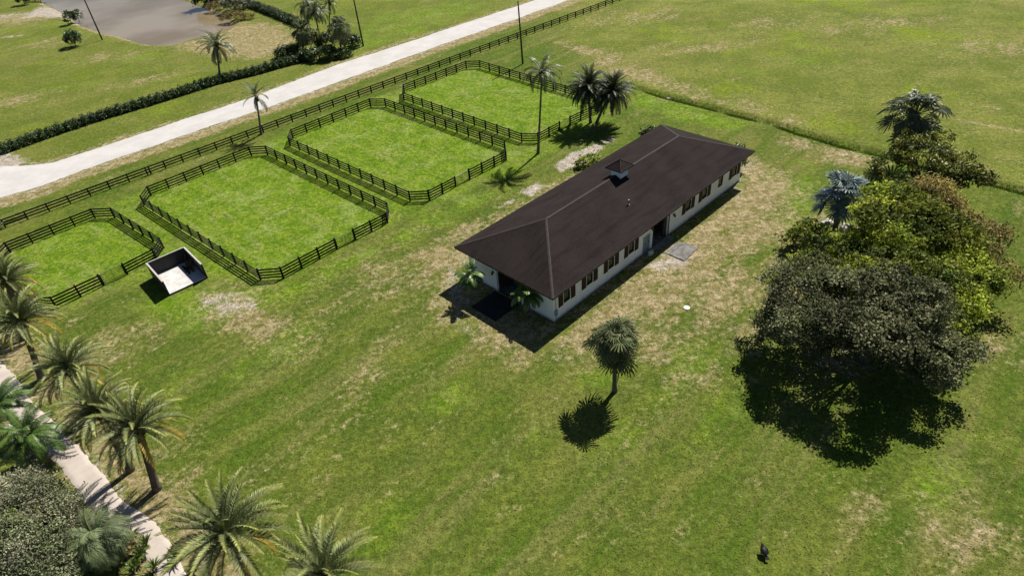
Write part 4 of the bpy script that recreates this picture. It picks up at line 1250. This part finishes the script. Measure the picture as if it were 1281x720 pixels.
def tint_plain(lo=.55, hi=1.45, warm=.12, f=.6, amt=.35, seed=3):
    def fn(Pp, rg, n):
        g = rg.uniform(lo, hi, n) * (1 + amt * vnoise(Pp, f, seed))
        wv = 1 + warm * rg.normal(0, 1, n)
        return np.clip(np.stack([g * wv, g, g * (2 - wv)], 1), .05, 3)
    return fn
def tint_patch(c0, c1, f=.45, seed=9, lo=.6, hi=1.4, bias=0.0):
    def fn(Pp, rg, n):
        k = np.clip(vnoise(Pp, f, seed) * 1.6 + .5 + bias + rg.normal(0, .15, n), 0, 1)[:, None]
        g = rg.uniform(lo, hi, n)[:, None]
        return np.clip((np.array(c0) * (1 - k) + np.array(c1) * k) * g, .03, 4)
    return fn

def tint_oak(Pp, rg, n):
    k = np.clip(vnoise(Pp, .7, 4) * 1.6 + .5 + rg.normal(0, .15, n), 0, 1)[:, None]
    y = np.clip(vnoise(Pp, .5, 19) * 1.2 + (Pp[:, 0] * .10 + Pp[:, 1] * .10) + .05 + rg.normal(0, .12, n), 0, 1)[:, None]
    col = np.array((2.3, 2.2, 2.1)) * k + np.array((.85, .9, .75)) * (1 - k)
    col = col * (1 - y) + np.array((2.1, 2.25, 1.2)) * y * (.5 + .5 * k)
    return np.clip(col * rg.uniform(.6, 1.4, n)[:, None], .03, 5)
# the big pair on the right
broadleaf('big spreading live oak with dark grey green leaves and a huge shadow', (27.3, 35.4), 2.4,
          [(26.8, 35.3, 5.0, 5.4, 4.6, 3.0), (23.2, 36.8, 4.4, 3.8, 3.8, 2.6), (29.6, 32.4, 3.5, 3.2, 2.6, 2.0), (23.8, 40.4, 4.2, 3.2, 2.6, 2.3), (29.4, 35.2, 3.4, 2.7, 2.6, 2.1), (21.6, 37.4, 3.2, 2.2, 2.6, 1.9)],
          2300, 48, .27, .12, M['oak'], tint_oak, 'live_oak', .36, 61, .16, 16, None, -.7, 'tree', lumps=9)
broadleaf('big yellow green tree with rusty top right behind the oak', (35.4, 45.4), 2.6,
          [(35.2, 45.4, 5.4, 5.0, 4.8, 2.9), (31.8, 42.8, 4.2, 3.4, 3.2, 2.5), (36.2, 40.6, 4.0, 3.2, 3.6, 2.7), (37.8, 44.6, 4.6, 3.2, 3.8, 2.6), (31.0, 46.0, 3.4, 2.6, 2.8, 2.1), (36.2, 49.0, 5.0, 3.8, 3.2, 2.6), (35.2, 38.2, 3.3, 2.6, 2.6, 2.0), (33.2, 40.0, 3.8, 2.6, 2.4, 2.2), (29.2, 42.2, 3.4, 2.8, 2.4, 2.2), (33.4, 35.8, 3.4, 2.6, 2.4, 2.1), (31.6, 38.4, 5.2, 3.2, 2.8, 2.4), (28.6, 40.2, 5.0, 2.6, 2.2, 2.0), (26.4, 43.4, 3.4, 2.2, 2.0, 1.8)],
          2300, 40, .28, .15, M['yellow_leaf'], tint_patch((.40, .48, .45), (1.85, 1.75, 1.2), .8, 6, .6, 1.4), 'shade_tree', .42, 62, .2, 20, None, -.4, 'tree', lumps=7)
broadleaf('sparse rusty brown tree at the right side of the tree group', (40.2, 44.6), 1.8,
          [(40.8, 44.8, 3.8, 2.4, 3.2, 2.5), (38.8, 49.4, 5.6, 3.0, 2.4, 2.3), (40.6, 41.2, 2.8, 1.9, 2.0, 1.8)],
          760, 24, .36, .11, M['rust_leaf'], tint_patch((1.0, .95, .85), (1.3, 1.35, .9), .7, 8), 'rusty_tree', .2, 63, .2, 16, None, -.4, 'tree', lumps=4)
broadleaf('broad dark green tree below the fan palm, behind the yellow green tree', (44.8, 58.8), 1.6,
          [(44.4, 58.8, 3.6, 3.9, 3.8, 2.8), (42.0, 59.6, 3.3, 2.5, 2.8, 2.3), (47.0, 57.4, 3.4, 2.7, 3.0, 2.4), (45.6, 61.6, 3.8, 3.4, 2.8, 2.6)],
          1150, 34, .26, .22, M['dark_leaf'], tint_patch((.6, .65, .6), (1.9, 1.75, 1.1), 1.2, 12), 'ficus_tree', .3, 64, .06, 14, None, -.3, 'tree', .35, lumps=5)
# left thicket
broadleaf('sage green bushy tree filling the bottom left corner', (-31.5, 25.4), 1.8,
          [(-32.0, 24.6, 3.4, 3.2, 2.9, 2.2), (-34.2, 26.6, 2.8, 2.6, 2.4, 2.0), (-30.0, 22.6, 3.0, 2.6, 2.6, 2.0), (-34.6, 23.4, 3.2, 3.0, 2.8, 2.2)],
          1500, 60, .26, .075, M['sage_leaf'], tint_patch((.85, .95, .72), (1.2, 1.15, 1.1), .8, 14, .75, 1.3), 'sage_tree', .25, 65, .2, 16, None, -.3, 'tree', lumps=6)

def shrub(label, c_, rx, ry, rz, n, per, size, mat, tint, name='shrub', seed=1, group=None, cat='shrub', rot=0):
    rg = np.random.default_rng(seed)
    lobes = [(c_[0], c_[1], rz * .75, rx, ry, rz * .8)]
    for k in range(3):
        lobes.append((c_[0] + rg.normal(0, rx * .4), c_[1] + rg.normal(0, ry * .4), rz * rg.uniform(.5, .9), rx * .6, ry * .6, rz * .55))
    return broadleaf(label, c_, rz * .4, lobes, n, per, .16 + .05 * rx, size, mat, tint, name, .06, seed, .5, 5, group, -.5, cat)

TP = tint_plain()
shr = (
    ('two-headed dark shrub on the grass in front of the pond', (-92.77, 151.20), 1.7, 1.5, 2.3, 90, 22, .2, 'hedge_leaf'),
    ('thin dark shrub on the sandy pond shore, left of the pole', (-104.46, 172.87), 1.3, 1.2, 2.0, 50, 18, .2, 'hedge_leaf'),
    ('dark shrub on the sandy pond shore, nearer the water', (-103.58, 174.79), 1.1, 1.1, 1.8, 50, 18, .2, 'hedge_leaf'),
    ('dark bush cut by the top edge, left of the pond', (-132.14, 201.23), 1.8, 1.5, 2.2, 80, 20, .22, 'hedge_leaf'),
    ('bright green low bush at the top, beside the pond inlet', (-130.92, 204.47), 3.0, 1.6, 1.2, 80, 20, .2, 'shrub_leaf'),
    ('dark bush on the right pond shore, under the top edge', (-72.99, 179.54), 3.0, 2.0, 2.4, 120, 24, .24, 'hedge_leaf'),
    ('grey green bush on the right pond shore, behind the brush heap', (-63.17, 172.32), 3.0, 2.2, 2.2, 120, 24, .22, 'sage_leaf'),
    ('green bush on the far right pond shore, topmost in the corner', (-70.36, 181.10), 3.0, 1.8, 1.8, 100, 22, .24, 'shrub_leaf'),
    ('dry reddish brush heap on the pond bank', (-59.88, 161.79), 2.6, 1.6, 1.3, 110, 26, .14, 'rust_leaf'),
    ('brown brush heap at the water edge, left of the reddish one', (-68.33, 174.03), 2.4, 1.4, 1.2, 80, 24, .14, 'rust_leaf'),
    ('dark rounded bush nearest the pole, right end of the clump', (-27.74, 132.35), 1.9, 1.5, 1.5, 90, 24, .2, 'hedge_leaf'),
    ('dark bush between the two round cabbage palms', (-33.44, 134.48), 2.2, 1.6, 1.5, 90, 24, .2, 'hedge_leaf'),
    ('low dark bush at the left foot of the clump by the road', (-39.67, 129.54), 2.8, 1.4, 1.3, 110, 24, .2, 'hedge_leaf'),
    ('large dark bush in front of the clump, beside the white road', (-32.31, 125.62), 3.4, 1.6, 1.4, 140, 26, .2, 'hedge_leaf'),
    ('yellow green shrub against the back of the barn, left of the cupola', (10.20, 72.43), .9, .7, .8, 46, 20, .13, 'lime_leaf'),
    ('yellow green shrub against the back of the barn, nearest the cupola', (11.68, 73.49), .9, .7, .8, 46, 20, .13, 'lime_leaf'),
    ('dark leafy shrub peeking over the far end of the barn roof', barn_pt(17.0, -7.6), 1.0, .9, 2.2, 60, 20, .2, 'shrub_leaf'),
    ('leafy shrub peeking past the far right corner of the barn roof', barn_pt(18.2, 3.6), 1.1, .9, 2.4, 60, 20, .2, 'shrub_leaf'),
    ('low green shrub beside the silver blue palm', (29.65, 51.14), 1.9, 1.6, 1.9, 90, 24, .17, 'yellow_leaf'),
    ('pale bush at the left end of the road fence', (-62.19, 69.57), .8, .8, .9, 40, 20, .12, 'sage_leaf'),
    ('bright green bush at the foot of the sage tree near the weeping palm', (-30.25, 24.32), 1.2, 1.0, 1.5, 60, 24, .13, 'lime_leaf'),
    ('green bush at the left end of the clipped hedge', (-76.88, 93.41), 1.5, 1.3, 1.4, 80, 22, .16, 'hedge_leaf'),
)
for i, (lab, c_, rx, ry, rz, n, per, size, mk) in enumerate(shr):
    shrub(lab, c_, rx, ry, rz, n, per, size, M[mk], TP, seed=100 + i, cat='bush' if 'bush' in lab else ('brush heap' if 'heap' in lab else 'shrub'), name='brush_heap' if 'heap' in lab else ('bush' if 'bush' in lab else 'shrub'))

def hedge(label, pts, wd, h, n, seed):
    rg = np.random.default_rng(seed)
    a = resample(pts, 80)
    hd_ = thing('hedge', label, 'hedge', (a[0][0], a[0][1], 0))
    k = rg.uniform(0, 79, n)
    i = k.astype(int)
    c_ = a[i] + (a[np.minimum(i + 1, 79)] - a[i]) * (k - i)[:, None]
    d = np.gradient(a, axis=0); nn = np.stack([-d[:, 1], d[:, 0]], 1); nn /= np.linalg.norm(nn, axis=1)[:, None]
    th = rg.uniform(-.2, np.pi + .2, n)
    lump = 1 + .16 * np.sin(k * 3.1) + .14 * rg.normal(0, 1, n)
    off = np.cos(th) * wd / 2 * lump
    zz = np.clip(np.sin(th), 0, 1) ** .6 * h * .95 * lump * rg.uniform(.25, 1, n) ** .25
    cen = np.stack([c_[:, 0] + nn[i, 0] * off - a[0][0], c_[:, 1] + nn[i, 1] * off - a[0][1], zz + .05], 1)
    Q, T = leaf_cloud(rg, cen, 14, .16, .11, tint_plain(.5, 1.5, .12, .8, .3, seed), .6)
    link('foliage', quads_mesh('foliage', Q, T, M['hedge_leaf']), hd_)
    mb = MB()
    for j in range(0, 80, 2):
        q = a[j] - a[0]
        mb.tube([(q[0], q[1], -.1), (q[0] + .1, q[1], h * .7)], [.04, .02], 4)
        mb.tube([(q[0], q[1], .2), (q[0] - .2, q[1] + .3, h * .7)], [.03, .015], 4)
    mb.build('stem', M['bark'], hd_)
hedge('long clipped hedge running along the far side of the white road', [(-75.41, 93.40), (-71.17, 98.34), (-66.00, 103.58), (-57.97, 110.18), (-49.89, 117.66), (-44.37, 120.55), (-40.30, 123.52), (-35.74, 126.53)], 1.35, 1.15, 4600, 71)
hedge('dark hedge running from the pond to the clump of palms', [(-64.37, 180.71), (-57.44, 171.96), (-49.26, 161.21), (-42.30, 151.67)], 1.8, 1.4, 2200, 72)

# rosettes along the driveway end
def rosette_mb(seed):
    rg = random.Random(seed); mb = MB()
    for k in range(34):
        an = k * 2.4; el = R(rg.uniform(15, 80)); l = rg.uniform(.6, .95)
        d = Vector((math.cos(an) * math.cos(el), math.sin(an) * math.cos(el), math.sin(el)))
        s_ = Vector((-math.sin(an), math.cos(an), 0)) * .05
        g = rg.uniform(.7, 1.3)
        mb.add([s_ * .6, -s_ * .6, d * l * .55 - s_ + Vector((0, 0, .06)), d * l * .55 + s_ + Vector((0, 0, .06)), d * l + Vector((0, 0, -.12 * l))], [(0, 1, 2, 3), (3, 2, 4)], (g, g, g * .9))
    return mb
ROS = [rosette_mb(s_).data('leaves', M['shrub_leaf']) for s_ in (1, 2, 3)]
ros_lab = ('by the weeping palm, farthest from the camera', 'beside the reddish clump', 'next to the pale driveway edge', 'lowest, at the bottom frame edge', 'between the driveway edge and the big date palm', 'right under the big date palm fronds', 'left of the lowest one', 'at the inner side of the group', 'in the middle of the group')
for i, (u, v_) in enumerate(((-26.74, 24.80), (-27.32, 24.05), (-25.38, 24.21), (-24.20, 22.56), (-23.06, 23.11), (-21.55, 22.32), (-25.48, 22.68), (-26.66, 22.78), (-25.48, 23.44))):
    t_ = thing('spiky_plant', 'green spiky rosette plant ' + ros_lab[i], 'plant', (u, v_, 0), i * 1.3, 'spiky plants at the driveway end')
    mb = MB(); mb.tube([(0, 0, -.1), (0, 0, .3)], [.08, .06], 6); mb.build('stem', M['boots'], t_)
    o = link('leaves', ROS[i % 3], t_, (0, 0, .3), i, (rnd.uniform(.9, 1.25),) * 3)
shrub('reddish leaved shrub among the spiky plants', (-26.49, 23.98), .7, .6, .6, 30, 20, .12, M['rust_leaf'], TP, seed=171)

# rocks
def rock(label, c_, s_, seed):
    rg = random.Random(seed); mb = MB()
    n, mm = 9, 6
    vs, fs = [], []
    for i in range(mm + 1):
        for k in range(n):
            th, ph = math.pi * i / mm, 2 * math.pi * k / n
            r_ = 1 + .22 * math.sin(ph * 2 + seed) * math.sin(th * 3) + rg.uniform(-.08, .08)
            vs.append((math.sin(th) * math.cos(ph) * s_[0] * r_, math.sin(th) * math.sin(ph) * s_[1] * r_, math.cos(th) * s_[2] * r_ + s_[2] * .5))
    for i in range(mm):
        for k in range(n):
            fs.append((i * n + k, (i + 1) * n + k, (i + 1) * n + (k + 1) % n, i * n + (k + 1) % n))
    mb.add(vs, fs)
    o = mb.build('boulder', M['rock']); o.location = (c_[0], c_[1], 0)
    tag(o, label, 'boulder', 'pale boulders at the silver palm')
rock('pale boulder right of the silver blue palm trunk', (34.71, 53.75), (.75, .5, .45), 3)
rock('pale boulder left of the silver blue palm trunk', (33.26, 54.92), (.7, .5, .4), 5)
rock('small pale stone at the edge of the grassy ditch', (25.85, 91.86), (.3, .22, .16), 8)

# ------------------------------------------------------------------ black bird
bq = (13.85, 20.16)
bird = thing('bird', 'black bird standing alone on the lawn near the bottom right', 'bird', (bq[0], bq[1], 0), R(98))
bird.scale = (.82, 1.35, .95)
mb = MB()
# body, neck and head as one tapering surface
prof = [(-.42, .30, .03), (-.30, .33, .09), (-.12, .36, .155), (.06, .40, .16), (.20, .46, .115), (.28, .54, .065), (.33, .60, .05), (.38, .625, .055), (.43, .62, .04), (.47, .605, .02), (.52, .58, .008)]
mb.tube([(x, 0, z) for x, z, r_ in prof], [r_ for x, z, r_ in prof], 12)
mb.build('body', M['feather'], bird, True)
for s_ in (1, -1):
    mb = MB()
    mb.add([(.16, s_ * .13, .50), (.02, s_ * .185, .44), (-.2, s_ * .17, .38), (-.46, s_ * .06, .30), (-.3, s_ * .12, .27), (-.05, s_ * .17, .28), (.12, s_ * .15, .36)], [(0, 1, 6), (1, 5, 6), (1, 2, 5), (2, 4, 5), (2, 3, 4)])
    mb.build('wing', M['feather'], bird)
    mb = MB(); mb.tube([(.02, s_ * .07, .30), (.0, s_ * .08, .16), (.03, s_ * .08, .015)], [.035, .018, .014], 6)
    for an in (-.5, 0, .5):
        mb.tube([(.03, s_ * .08, .015), (.03 + .09 * math.cos(an), s_ * .08 + .09 * math.sin(an), .01)], [.01, .006], 4)
    mb.build('leg', M['bird_head'], bird)
mb = MB(); mb.add([(-.38, -.06, .31), (-.38, .06, .31), (-.64, .1, .22), (-.66, 0, .215), (-.64, -.1, .22)], [(0, 1, 2, 3, 4)]); mb.build('tail', M['feather'], bird)
